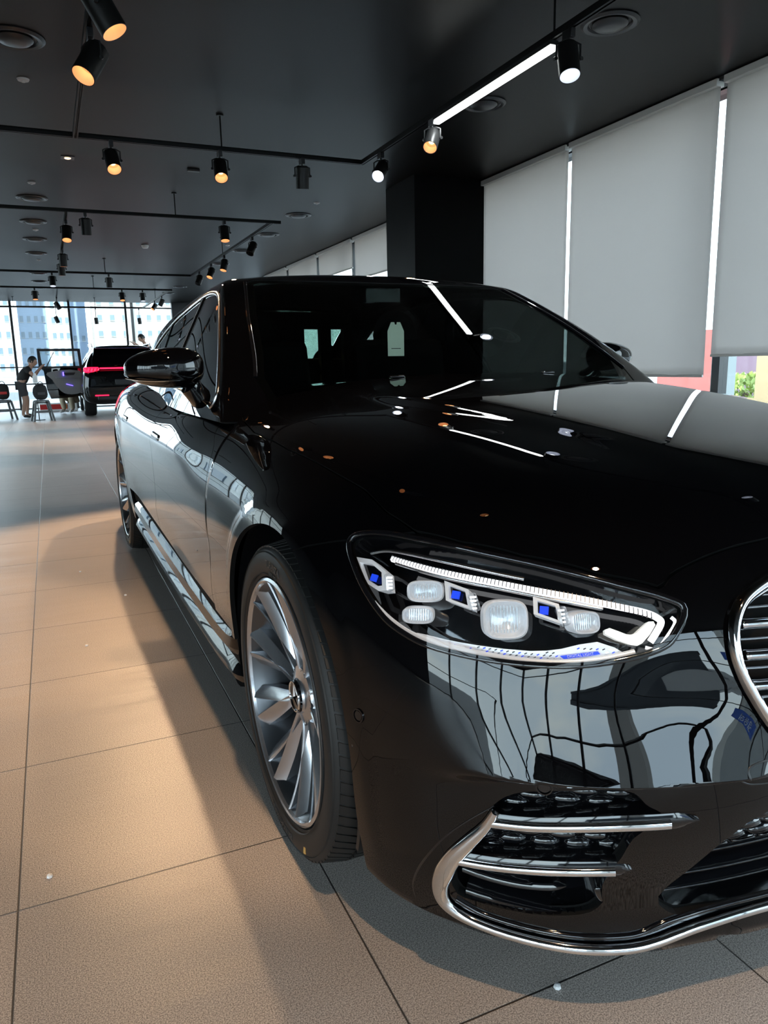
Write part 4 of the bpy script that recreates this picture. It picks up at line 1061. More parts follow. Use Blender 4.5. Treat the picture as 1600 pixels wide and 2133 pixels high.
# ---- wheels
def wheel(x, y, s):
    """s=-1: outer face towards -x"""
    e = empty('wheel', (x, y, .3555)); e.parent = CAR; RT, RR, WT = .356, .272, .255
    X = lambda d: s*(-d)    # depth d inboard from the outer face
    W0 = .0
    # tyre: profile of radius against depth
    pf = [(RR+.001, .018), (RR+.006, .006), (.300, -.002), (.322, -.001), (.336, .005), (.344, .014), (.3475, .026), (.350, .05), (.3505, .07), (.3505, .185), (.349, .212), (.346, .235), (.33, .250), (.30, .252), (RR, .24)]
    mb = MB().lathe([(r, X(d)) for r, d in pf], 128, 'x'); mb.build('tyre', M['rubber'], e, sharp=45)
    RTX = 0
    # tread blocks: lateral sipes as slim dark bars standing proud between grooves
    mb = MB()
    for k in range(84):
        a = 2*math.pi*k/84
        for (d0, d1, tw, rr) in ((.012, .060, .030, .3540), (.070, .105, .028, .3553), (.113, .143, .028, .3555), (.151, .186, .028, .3553), (.195, .240, .030, .3540)):
            v = []
            for dd in (d0, d1):
                sk = (dd-.128)*1.2
                r_ = rr if dd not in (.012, .240) else .3445
                for da in (-.5, .5):
                    for r2 in (r_-.006, r_+.0016):
                        t = a+sk+da*.060; v.append((X(dd), r2*math.cos(t), r2*math.sin(t)))
            mb.add(v, [(0, 1, 3, 2), (4, 6, 7, 5), (0, 4, 5, 1), (2, 3, 7, 6), (1, 5, 7, 3)], smooth=False)
    mb.build('tread', M['rubber'], e)
    # sidewall relief rings and lettering
    mb = MB()
    for r in (.285, .333): mb.lathe([(r-.0015, X(-.0005 if r < .3 else .004)), (r, X(-.0035 if r < .3 else .001)), (r+.0015, X(-.0005 if r < .3 else .004))], 96, 'x')
    mb.build('sidewall_ring', M['rubber'], e)
    def letters(txt, ang, rad, size, m, name='tyre_lettering'):
        c = bpy.data.curves.new(name, 'FONT'); c.size = size; c.extrude = .0008; c.align_x = 'CENTER'; c.align_y = 'CENTER'; c.materials.append(m)
        adv = size*.62; root = None
        for i, chh in enumerate(txt):
            if chh == ' ': continue
            cc = c.copy(); cc.body = chh; o = bpy.data.objects.new(name, cc)
            t = ang-(i-(len(txt)-1)/2)*adv/rad*(1); 
            # text upright pointing outwards, read from outside
            up_ = Vector((0, -math.cos(t)*s*-1, math.sin(t))); up_ = Vector((0, math.cos(t)*(1 if s < 0 else -1)*-1, math.sin(t)))
            n_ = Vector((s, 0, 0)); rt = up_.cross(n_); p = Vector((X(-.0025), 0, 0))+up_*rad
            o.matrix_local = Matrix(((rt.x, up_.x, n_.x, p.x), (rt.y, up_.y, n_.y, p.y), (rt.z, up_.z, n_.z, p.z), (0, 0, 0, 1)))
            yield o
    def ring_text(words, name, m, size):
        dg = []
        for txt, ang, rad in words: dg += list(letters(txt, ang, rad, size, m, name))

        bm_v = MB()
        for o in dg:
            COL.objects.link(o)
        bpy.context.view_layer.update(); dep = bpy.context.evaluated_depsgraph_get()
        for o in dg:
            me = bpy.data.meshes.new_from_object(o.evaluated_get(dep)); Mx = o.matrix_local
            bm_v.add([Mx @ v_.co for v_ in me.vertices], [tuple(p.vertices) for p in me.polygons], smooth=False)
        for o in dg: bpy.data.objects.remove(o)
        bm_v.build(name, m, e)
    ring_text([('TURANZA', math.radians(88), .309)], 'tyre_lettering', M['letter'], .022); ring_text([('BRIDGESTONE', math.radians(268), .309)], 'tyre_lettering', M['letter'], .022)
    ring_text([('T005 MO', math.radians(88), .290)], 'tyre_size_lettering', M['letter'], .013)
    mb = MB(); t = math.radians(-62); 
    for da in (-.012, .012):
        q = t+da; mb.box((X(-.0012), .318*math.cos(q)*(1 if s < 0 else -1)*-1*-1*(-1), .318*math.sin(q)), (.002, .005, .016), Matrix.Rotation(.2, 3, 'X'))
    mb.build('paint_mark', M['gold'], e)
    # rim: outer lip, barrel, hub, spokes
    MB().lathe([(RR+.001, X(.014)), (RR+.002, X(.004)), (RR-.004, X(.0005)), (RR-.008, X(.003)), (RR-.0105, X(.010))], 96, 'x').build('rim_lip', M['rim'], e)
    MB().lathe([(RR-.0105, X(.010)), (RR-.020, X(.024)), (RR-.028, X(.045)), (RR-.034, X(.07)), (RR-.036, X(.10)), (RR-.030, X(.105)), (RR-.032, X(.15)), (RR-.018, X(.21)), (RR-.01, X(.235))], 96, 'x').build('barrel', M['rim_in'], e)
    MB().lathe([(.0, X(.15)), (.16, X(.15)), (.165, X(.14)), (.165, X(.125)), (.07, X(.125)), (.06, X(.11)), (0, X(.11))], 64, 'x').build('brake_disc', M['rim_in'], e)
    MB().box((X(.115), (.125), 0), (.07, .09, .24)).build('brake_caliper', M['rim_in'], e, .015)
    # hub
    hub = MB().lathe([(.072, X(.095)), (.073, X(.066)), (.066, X(.055)), (.040, X(.049)), (.036, X(.043)), (.034, X(.043))], 64, 'x'); hub.build('hub', M['rim'], e)
    mb = MB()
    def blade(a0, tipo, sgn):
        # one blade from hub to rim; curved section; pair converge at the hub
        n = 14; v = []; f = []; ns = 6
        for i in range(n+1):
            u = i/n; r = .050+(RR-.007-.050)*u
            ang = a0+sgn*(.046*min(1, u*1.6)**.8*1.0+.098*u)+.0
            wdt = (.012+.021*u)*1.0+.006*math.sin(math.pi*u)
            d0 = .050*(1-u)**.85+.005+.004*math.sin(math.pi*u)
            dep_ = .036+.020*u
            tdir = sgn*1.0
            for k in range(ns):
                # section: outer ridge near one edge, sloping surface inward
                pr_ = [(-.5, .003), (-.42, 0.0), (-.1, .0035), (.5, .017), (.45, .5), (-.5, .5)][k]
                tt = tdir*pr_[0]*wdt; dd = d0+(pr_[1] if pr_[1] < .1 else dep_)
                c, q = math.cos(ang), math.sin(ang)
                v.append((X(dd), r*c-tt*q, r*q+tt*c))
        for i in range(n):
            for k in range(ns): l = (k+1) % ns; f.append((i*ns+k, i*ns+l, (i+1)*ns+l, (i+1)*ns+k))
        f += [tuple(range(ns)), tuple(range(n*ns, n*ns+ns))[::-1]]
        return v, f
    for k in range(10):
        a = 2*math.pi*k/10+math.radians(9)
        mb = MB()
        for sgn in (-1, 1): v, f = blade(a, 0, sgn); mb.add(v, f)
        mb.build('spoke_pair', M['rim'], e, sharp=38)
    cap = MB().lathe([(.037, X(.047)), (.037, X(.040)), (.034, X(.0375)), (.030, X(.039)), (0, X(.0395))], 48, 'x').build('centre_cap', M['gloss'], e)
    st = MB()
    for k in range(3):
        a = math.pi/2+2*math.pi*k/3; v = [(X(.0365), .031*math.cos(a), .031*math.sin(a))]
        for da, rr in ((-.0, 0), ): pass
        l, r2 = a+1.047, a-1.047
        v += [(X(.0385), .0045*math.cos(l), .0045*math.sin(l)), (X(.034), 0, 0), (X(.0385), .0045*math.cos(r2), .0045*math.sin(r2))]
        st.add(v, [(0, 1, 2), (0, 2, 3), (0, 3, 2, 1)], smooth=False)
    st.lathe([(.031, X(.038)), (.032, X(.0355)), (.0345, X(.0355)), (.0355, X(.038))], 48, 'x'); st.build('star_emblem', M['chrome'], e)
    for k in range(5):
        a = 2*math.pi*k/5+math.pi/2+.3; c = (0, .056*math.cos(a), .056*math.sin(a))
        MB().lathe([(.0125, X(.053)), (.0125, X(.078)), (0, X(.078))], 20, 'x', c).lathe([(0, X(.062)), (.006, X(.062)), (.0085, X(.066)), (.0085, X(.077))], 6, 'x', c).build('wheel_bolt', M['rim_in'], e, sharp=20)
    return e
XW = .9475
wheel(-XW, 0, -1); wheel(-XW+.004, 3.216, -1); wheel(XW, 0, 1); wheel(XW, 3.216, 1)
MB().box((0, 1.7, .33), (1.5, 3.9, .28)).build('underbody', M['matte'], CAR)
# ============================================================ CEILING FIXTURES
ZT_ = 2.75
def bar(name, a, b, parent):
    a = Vector(a); b = Vector(b); d = b-a; ang = math.atan2(d.y, d.x); rot = Matrix.Rotation(ang, 3, 'Z'); c = (a+b)/2; Lg = d.length
    mb = MB()
    n = rot @ Vector((0, 1, 0))
    mb.box(c+Vector((0, 0, .014)), (Lg+.036, .036, .006), rot)
    for s in (-1, 1):
        mb.box(c+n*s*.0155, (Lg+.036, .005, .034), rot); mb.box(c+n*s*.010-Vector((0, 0, .0155)), (Lg+.036, .006, .003), rot)
    mb.box(c, (Lg, .004, .026), rot)
    return mb.build(name, M['track'], parent)
def track(bars, rods, label):
    e = empty('light_track', (0, 0, 0), 0, label, 'light track', 'black suspended light tracks')
    for a, b in bars: bar('rail', (*a, ZT_), (*b, ZT_), e)
    for x, y in rods:
        mb = MB(); mb.tube([(x, y, ZT_+.015), (x, y, ZC)], .006, 8); mb.lathe([(0, ZC-.012), (.028, ZC-.012), (.028, ZC)], 16, loc=(x, y, 0))
        mb.build('suspension_rod', M['track'], e)
XT0, XT1 = -1.0, 1.245
track([((-4.5, 4.66), (XT1, 4.66)), ((XT1, 4.66), (XT1, -2.5)), ((XT0, 4.66), (XT0, -2.5))], [(.06, 4.66), (1.25, 2.03), (-1.0, 1.5), (-1.9, 4.66), (1.25, -1)], 'nearest black light track, carrying the bright linear lamp over the car')
track([((-4.5, 7.45), (XT1+.08, 7.45)), ((XT1, 7.45), (XT1, 12.95)), ((-4.5, 12.95), (XT1, 12.95)), ((XT0, 7.45), (XT0, 12.95))], [(.13, 7.45), (1.24, 10.2), (-.25, 12.95), (-1.9, 7.45)], 'second black light track beyond the nearest, over the rear of the black car')
track([((-4.5, 15.66), (XT1+.03, 15.66)), ((XT1, 15.66), (XT1, 20.75)), ((-4.5, 20.75), (XT1, 20.75)), ((XT0, 15.66), (XT0, 20.75))], [(1.24, 18), (-2, 20.75), (0, 20.75), (-.3, 15.66)], 'farthest black light track, in front of the end window')
# linear lamp
e = empty('linear_lamp', (XT1, 2.68, 2.72), 0, 'bright white linear tube lamp clipped under the near track', 'lamp')
MB().box((0, 0, 0), (.05, 1.32, .022)).build('housing', M['satin'], e)
d = MB().box((0, 0, -.022), (.042, 1.31, .030)).build('diffuser', M['strip'], e, .006)
SPOTW = 26
def spotlight(x, y, pan, tilt, kind, label, size=1.0, body='lampbody', light=0, drop=0.0, cone=60):
    """pan: direction the beam leans to (degrees, 0 = +x); tilt: degrees away from straight down"""
    e = empty('track_spotlight', (x, y, ZT_-.016), 0, label, 'spotlight', 'black track spotlights')
    b = M[body]
    z0 = -.055-drop
    mb = MB().box((0, 0, -.022), (.030, .075, .044)); mb.tube([(0, 0, -.04), (0, 0, z0)], .008)
    mb.build('track_adapter', M['satin'] if body == 'lampbody' else b, e, .003)
    pr = math.radians(pan); Rz = Matrix.Rotation(pr, 4, 'Z')
    r = .052*size; hl = .165*size
    yk = MB()
    piv = z0-.075*size
    pts = [(0, -r-.008, piv), (0, -r-.008, z0-.012), (0, -r*.6, z0), (0, r*.6, z0), (0, r+.008, z0-.012), (0, r+.008, piv)]
    yk.tube([Rz @ Vector(p) for p in pts], .0055, 6)
    for s in (-1, 1):
        q = Rz @ Vector((0, s*(r+.012), piv)); yk.lathe([(0, -.008), (.010, -.008), (.010, .008), (0, .008)], 12, 'y', q, None)
    yk.build('yoke', b, e)
    Rt = Rz @ Matrix.Rotation(math.radians(-tilt), 4, 'Y')   # local -z tilts towards +x
    hs = empty('lamp_head', (0, 0, piv)); hs.parent = e; hs.matrix_local = Matrix.Translation((0, 0, piv)) @ Rt
    t0 = hl*.42; t1 = -hl*.58
    pf = [(0, t0), (r*.90, t0), (r, t0-.008), (r, t1), (r-.004, t1)]
    MB().lathe(pf, 28).lathe([(r*.5, t0+.001), (r*.5, t0+.004), (0, t0+.004)], 20).build('housing', b, hs, sharp=30)
    inn = {'warm': 'warm_in', 'cool': 'cool_in', 'off': 'dark_in'}[kind]
    MB().lathe([(r-.004, t1), (r*.80, t1+.060*size), (r*.42, t1+.068*size)], 28).build('reflector', M[inn], hs)
    MB().lathe([(r*.44, t1+.068*size), (r*.36, t1+.060*size), (0, t1+.057*size)], 24).build('bulb', M[{'warm': 'warm_led', 'cool': 'cool_led', 'off': 'dark_in'}[kind]], hs)
    if light:
        ld = bpy.data.lights.new('lamp_beam', 'SPOT'); ld.energy = light; ld.spot_size = math.radians(cone); ld.spot_blend = .35; ld.shadow_soft_size = .03
        ld.color = (1, .66, .38) if kind == 'warm' else (.9, .95, 1)
        lo = bpy.data.objects.new('lamp_beam', ld); COL.objects.link(lo); lo.parent = hs; lo.location = (0, 0, t1+.0)
    return e
S = spotlight
S(-.99, 2.16, -20, 28, 'warm', 'black spotlight at the top edge of the photo with a warm orange mouth', 1.12, light=35)
S(-.995, 2.76, 215, 35, 'warm', 'black spotlight hanging below the topmost one, warm mouth aimed down left', 1.12, light=40)
S(-.76, 4.66, 276, 36, 'warm', 'lit warm spotlight on the near cross track, left of the two glowing there', light=115, cone=80)
S(.04, 4.66, 262, 36, 'warm', 'lit warm spotlight on the near cross track, right of the two glowing there', light=85, cone=80)
S(.71, 4.66, 80, 12, 'off', 'unlit black spotlight on the near cross track, facing away')
S(1.245, 4.28, 225, 50, 'cool', 'black spotlight by the near track corner with a cool white mouth', light=15)
S(1.245, 3.395, 225, 40, 'warm', 'grey spotlight with warm mouth at the lower end of the linear lamp', .95, 'lampgrey', light=25)
S(1.245, 1.90, 250, 22, 'cool', 'black spotlight with white mouth at the upper end of the linear lamp', 1.05, light=40)
S(-1.0, 1.2, 120, 25, 'warm', 'unseen spotlight above the camera, on the left rail', light=30)  # unseen lamp kept for its warm light on the floor
S(-1.0, .1, 60, 20, 'warm', 'unseen spotlight above the camera, nearest on the left rail', light=45)  # unseen too, kept to warm the floor beside the car
S(-1.0, -1.5, 220, 12, 'warm', 'unseen spotlight added behind the camera, last on the left rail', light=45, cone=95)  # added lamp that warms the floor nearest the camera
S(1.245, -.3, 122, 55, 'cool', 'unseen spotlight added above the bonnet, turned to the windscreen', light=60, cone=34)  # added lamp, aimed so the hanging tag shows behind the windscreen
S(-.82, 7.45, 90, 8, 'off', 'unlit black spotlight on the second cross track, left side')
S(-1.0, 7.95, 260, 22, 'warm', 'glowing warm spotlight on the left rail of the second track, nearest', light=20)
S(.67, 7.45, 265, 14, 'warm', 'spotlight with small warm glow on the second cross track, right side', light=20)
S(1.245, 8.45, 215, 35, 'off', 'grey-looking spotlight on the right rail of the second track, nearest of four', light=30)
S(1.245, 10.15, 215, 20, 'warm', 'spotlight on the right rail of the second track, second of four', light=30)
S(1.245, 11.15, 215, 30, 'warm', 'spotlight on the right rail of the second track, third of four', light=30)
S(1.245, 12.2, 215, 30, 'off', 'spotlight on the right rail of the second track, farthest of four')
S(-1.0, 10.2, 90, 6, 'warm', 'black spotlight on the left rail of the second track, middle one', light=45)
S(-1.0, 11.3, 90, 6, 'warm', 'black spotlight on the left rail of the second track, just below the middle one', light=45)
S(-1.12, 12.95, 270, 12, 'cool', 'spotlight with white mouth on the back bar of the second track, left', light=15)
S(-.2, 12.95, 90, 5, 'off', 'unlit black spotlight on the back bar of the second track, above the dark far car')
S(-1.43, 15.66, 270, 10, 'warm', 'small warm spotlight at the left of the farthest track', light=45)
S(.25, 15.66, 270, 18, 'warm', 'small glowing yellow spotlight on the farthest track, centre', light=40)
S(.67, 15.66, 270, 8, 'cool', 'small spotlight with white mouth on the farthest track, right of the yellow one')
S(1.245, 17.0, 150, 30, 'off', 'small dark spotlight on the right rail of the farthest track, nearer one')
S(1.245, 18.3, 200, 40, 'warm', 'small spotlight on the right rail of the farthest track, with warm glow')
S(-1.0, 17.6, 340, 30, 'off', 'small dark tilted spotlight on the left rail of the farthest track', drop=.05)
S(-1.0, 20.3, 340, 20, 'off', 'tiny dark spotlight against the end window, left', drop=.2)
S(0.0, 20.75, 0, 4, 'off', 'tiny dark spotlight against the end window, centre, on a long stem', drop=.2)
S(1.13, 20.75, 0, 4, 'off', 'tiny dark spotlight against the end window, right, on a long stem', drop=.2)
# round ceiling diffusers
def vent(x, y, label, proto=[]):
    if not proto:
        e = empty('ceiling_vent', (x, y, ZC), 0, label, 'ceiling vent', 'round black ceiling vents')
        MB().lathe([(.165, 0), (.168, -.006), (.150, -.016), (.128, -.012), (.122, .0)], 48).build('outer_ring', M['vent'], e)
        MB().lathe([(.118, -.002), (.112, -.004), (.112, -.001)], 48).lathe([(0, -.034), (.05, -.033), (.085, -.026), (.102, -.012), (.100, -.006)], 48).build('cone_disc', M['vent'], e)
        proto.append(e); return e
    c = copy_tree(proto[0]); c.location = (x, y, ZC); c['label'] = label; return c
for i, (x, y) in enumerate([(-1.335, 3.72), (-1.32, 8.2), (-1.33, 9.68), (-1.33, 11.13), (-1.33, 12.59), (-1.33, 15.4), (-1.33, 16.9), (-1.33, 18.3)]):
    vent(x, y, 'round black ceiling vent in the left row, '+['large at the top left corner', 'second from the camera', 'third from the camera', 'fourth from the camera', 'fifth from the camera', 'sixth from the camera', 'seventh from the camera', 'farthest from the camera'][i])
for i, (x, y) in enumerate([(1.83, 2.29), (1.86, 3.73), (1.82, 8.23), (1.83, 9.74), (1.83, 11.4), (1.83, 13.1), (1.75, 17.4), (1.7, 19.0)]):
    vent(x, y, 'round black ceiling vent in the right row, '+['at the top right near the linear lamp', 'half hidden under the linear lamp', 'left of the black pillar', 'fourth from the camera', 'fifth from the camera', 'sixth from the camera', 'seventh from the camera', 'farthest from the camera'][i])
def small(name, x, y, prof, m, label, cat):
    return tag(MB().lathe([(r, ZC+h) for r, h in prof], 20, loc=(x, y, 0)).build(name, m), label, cat)
sp_ = [(0, -.02), (.012, -.02), (.014, -.012), (.035, -.010), (.04, 0)]
for (x, y, l) in [(-1.307, 4.40, 'near the topmost spotlight'), (-1.31, 7.44, 'before the second left vent'), (-1.31, 10.3, 'between the third and fourth left vents'), (-1.3, 13.4, 'beyond the fifth left vent'), (1.8, 7.44, 'on the right beyond the pillar side vent'), (1.48, 10.9, 'by the right rail of the second track')]:
    small('sprinkler_head', x, y, sp_, M['whiteplastic'], 'small round sprinkler on the dark ceiling, '+l, 'sprinkler')
small('smoke_detector', .253, 11.28, [(0, -.05), (.04, -.045), (.055, -.02), (.06, 0)], M['whiteplastic'], 'white domed smoke detector in the middle of the ceiling', 'smoke detector')
e = empty('square_downlight', (-.99, 6.32, ZC), 0, 'small square recessed downlight glowing warm beyond the near track', 'downlight')
MB().box((0, 0, -.003), (.115, .115, .008)).build('frame', M['vent'], e); MB().lathe([(0, -.012), (.022, -.012), (.03, -.006)], 16).build('bulb', M['warm_led'], e)
tag(MB().box((.154, 6.36, ZC-.012), (.12, .05, .024)).build('ceiling_sensor_box', M['vent'], None, .006), 'small grey rectangular box on the ceiling beyond the near track', 'sensor')
# ============================================================ BACKGROUND: SUV, PEOPLE, STOOLS
def loft(stations, npts=28, capends=True):
    """stations: (y, [(x,z)...]) half outline from bottom centre up to top centre at x>=0"""
    v = []; f = []; rows = []
    for y, pr in stations:
        q = cpoly(pr, False, 4); full = [(x, y, z) for x, z in q]+[(-x, y, z) for x, z in q[::-1][1:-1]]
        rows.append(len(full)); v += full
    k = rows[0]
    for i in range(len(stations)-1):
        for a in range(k): b = (a+1) % k; f.append((i*k+a, (i+1)*k+a, (i+1)*k+b, i*k+b))
    f += [tuple(range(k)), tuple(range((len(stations)-1)*k, len(stations)*k))[::-1]]
    return v, f
SU = empty('suv_car', (.33, 17.0, 0), 0, 'black sport utility car seen from behind at the far end, red light bar on', 'car')
pb = lambda w_, z0, z1: [(0, z0), (w_*.7, z0), (w_*.93, z0+.08), (w_, z0+.28), (w_*.99, z1-.28), (w_*.93, z1-.06), (w_*.75, z1), (0, z1+.01)]
v, f = loft([(.0, pb(.80, .42, .98)), (.03, pb(.90, .34, 1.06)), (.12, pb(.955, .30, 1.10)), (.5, pb(.975, .28, 1.12)), (1.6, pb(.975, .25, 1.10)), (3.2, pb(.975, .25, 1.08)), (3.7, pb(.96, .26, 1.03)), (4.1, pb(.88, .30, .90)), (4.22, pb(.65, .36, .75))])
o = MB().add(v, f).build('body', M['paint'], SU, sharp=50)
pc = lambda w0, w1, z0, z1: [(0, z0), (w0*.8, z0), (w0, z0+.02), ((w0+w1)/2+.02, (z0+z1)/2), (w1, z1-.10), (w1*.9, z1-.02), (w1*.5, z1+.015), (0, z1+.02)]
v, f = loft([(.10, pc(.86, .78, 1.05, 1.12)), (.28, pc(.87, .74, 1.05, 1.36)), (.42, pc(.88, .68, 1.05, 1.56)), (.62, pc(.88, .67, 1.05, 1.62)), (1.4, pc(.90, .68, 1.05, 1.655)), (2.3, pc(.90, .68, 1.05, 1.66)), (2.9, pc(.88, .66, 1.04, 1.58)), (3.6, pc(.86, .72, 1.02, 1.25)), (3.95, pc(.84, .78, 1.0, 1.05))])
MB().add(v, f).build('cabin', M['paint'], SU, sharp=50)
MB().add([(-.66, .235, 1.17), (.66, .235, 1.17), (.57, .385, 1.50), (-.57, .385, 1.50)], [(0, 1, 2, 3)]).build('rear_window', mat('suv_rear_glass', (.02, .025, .025), .08), SU)
for s in (-1, 1):
    mb = MB().add([(s*.10, .30, 1.22), (s*.46, .30, 1.22), (s*.44, .37, 1.42), (s*.12, .37, 1.42)], [(0, 1, 2, 3) if s > 0 else (3, 2, 1, 0)])
    mb.build('window_view', mat('suv_see_through', (.16, .19, .19), .3), SU)
MB().box((0, .38, 1.575), (1.22, .22, .03)).build('spoiler', M['gloss'], SU, .01)
for s in (-1, 1):
    MB().tube([(s*.66, .75, 1.62), (s*.67, .9, 1.69), (s*.68, 2.1, 1.70), (s*.67, 2.4, 1.67)], .014).build('roof_rail', M['satin_chrome'], SU)
    MB().box((s*.76, .055, 1.085), (.34, .09, .12), Matrix.Rotation(-s*.18, 3, 'Z')).build('tail_lamp', M['red'], SU, .03)
    MB().box((s*.58, .0, .50), (.30, .03, .028)).build('reflector', M['red'], SU)
    mb = MB()
    for k in range(4): mb.box((s*(.64+k*.075), .0, 1.085), (.02, .02, .085), Matrix.Rotation(.4, 3, 'Y'))
    mb.build('tail_lamp_segment', M['reddark'], SU)
MB().box((0, .03, 1.115), (1.16, .04, .035)).build('light_bar', M['red'], SU, .01)
MB().box((0, -.005, .44), (1.35, .05, .10)).build('bumper_insert', M['satin'], SU, .02)
MB().box((0, .0, .80), (.54, .02, .13)).build('number_plate_recess', M['satin'], SU, .01)
mb = MB()
for k in range(3):
    a = math.pi/2+2*math.pi*k/3; c, q = math.cos(a), math.sin(a)
    mb.add([(c*.055, -.02, .97+q*.055), (math.cos(a+1.05)*.009, -.02, .97+math.sin(a+1.05)*.009), (0, -.03, .97), (math.cos(a-1.05)*.009, -.02, .97+math.sin(a-1.05)*.009)], [(0, 1, 2), (0, 2, 3)], smooth=False)
mb.lathe([(.052, -.02), (.056, -.028), (.062, -.028), (.066, -.02)], 32, 'y', (0, 0, .97)); mb.build('star_emblem', M['chrome'], SU)
for (wx, wy) in ((-.82, .92), (.82, .92), (-.82, 3.55), (.82, 3.55)):
    e = empty('wheel', (wx, wy, .365)); e.parent = SU; s = -1 if wx < 0 else 1
    MB().lathe([(.25, -.13), (.33, -.135), (.36, -.11), (.365, -.06), (.365, .06), (.36, .11), (.33, .135), (.25, .13)], 48, 'x').build('tyre', M['rubber'], e)
    MB().lathe([(0, s*.10), (.08, s*.11), (.10, s*.09), (.24, s*.12), (.25, s*.13)], 48, 'x').build('rim', M['rim'], e)
# open rear door, hinged ahead, seen from its inside
dr = empty('open_door', (-1.0, 1.9, 0)); dr.parent = SU
def dpoly(pts, y0, y1, name, m, par=dr, n=3, bev=0):
    Mx = Matrix.Rotation(R90, 4, 'X'); q = cpoly(pts, True, n) if n > 1 else pts
    return MB().prism([(a+1.0-.33, b) for a, b in q], y0, y1, Mx).build(name, m, par, bev)
OUTD = [(-1.54, 1.24), (-1.545, 1.61), (-1.40, 1.62), (-1.1, 1.60), (-.56, 1.61), (-.54, 1.10), (-.60, .46), (-.80, .42), (-1.33, .40), (-1.40, .62), (-1.42, .98)]
def ring(outer, inner, d, name, m):
    n = len(outer); v = []
    for y in (-d/2, d/2): v += [(a+.67, y, b) for a, b in outer]+[(a+.67, y, b) for a, b in inner]
    f = []
    for i in range(n):
        j = (i+1) % n; f += [(i, j, n+j, n+i), (2*n+i, 3*n+i, 3*n+j, 2*n+j), (i, 2*n+i, 2*n+j, j), (n+i, n+j, 3*n+j, 3*n+i)]
    MB().add(v, f, smooth=False).build(name, m, dr)
up_o = [(-1.54, 1.20), (-1.545, 1.615), (-.56, 1.61), (-.54, 1.10), (-1.0, 1.12), (-1.44, 1.08)]
up_i = [(-1.46, 1.25), (-1.48, 1.555), (-.63, 1.55), (-.61, 1.17), (-1.0, 1.18), (-1.40, 1.16)]
ring(up_o, up_i, .05, 'window_frame', M['satin'])
low_ = [(-1.44, 1.13), (-1.0, 1.15), (-.54, 1.13), (-.60, .46), (-.80, .42), (-1.33, .40), (-1.40, .62)]
dpoly(low_, -.03, .07, 'door_skin', M['paint'], n=1)
dpoly([(-1.36, 1.04), (-.62, 1.07), (-.60, .60), (-.78, .50), (-1.02, .53), (-1.18, .70), (-1.26, .86)], .065, .10, 'inner_trim', M['doorgrey'], n=3)
dpoly([(-1.02, 1.03), (-.72, 1.03), (-.76, .97), (-.95, .96)], .10, .115, 'handle_recess', M['satin'], n=1)
MB().box((-1.0+.67, -.12, 1.0), (.025, .02, .09)).build('ambient_strip', M['blue_amb'], dr); MB().box((-.88+.67, -.105, .73), (.16, .02, .012), Matrix.Rotation(.3, 3, 'Y')).build('ambient_strip', M['blue_amb'], dr)
MB().box((-.95+.67, -.12, .90), (.46, .05, .03), Matrix.Rotation(.05, 3, 'Y')).build('armrest', M['doorgrey'], dr, .01)
MB().box((-1.28+.67, .0, 1.33), (.02, .03, .46), Matrix.Rotation(.5, 3, 'Y')).build('quarter_divider', M['satin'], dr)
MB().add([(a+.67, 0, b) for a, b in up_i], [tuple(range(6))]).build('pane', M['window'], dr)
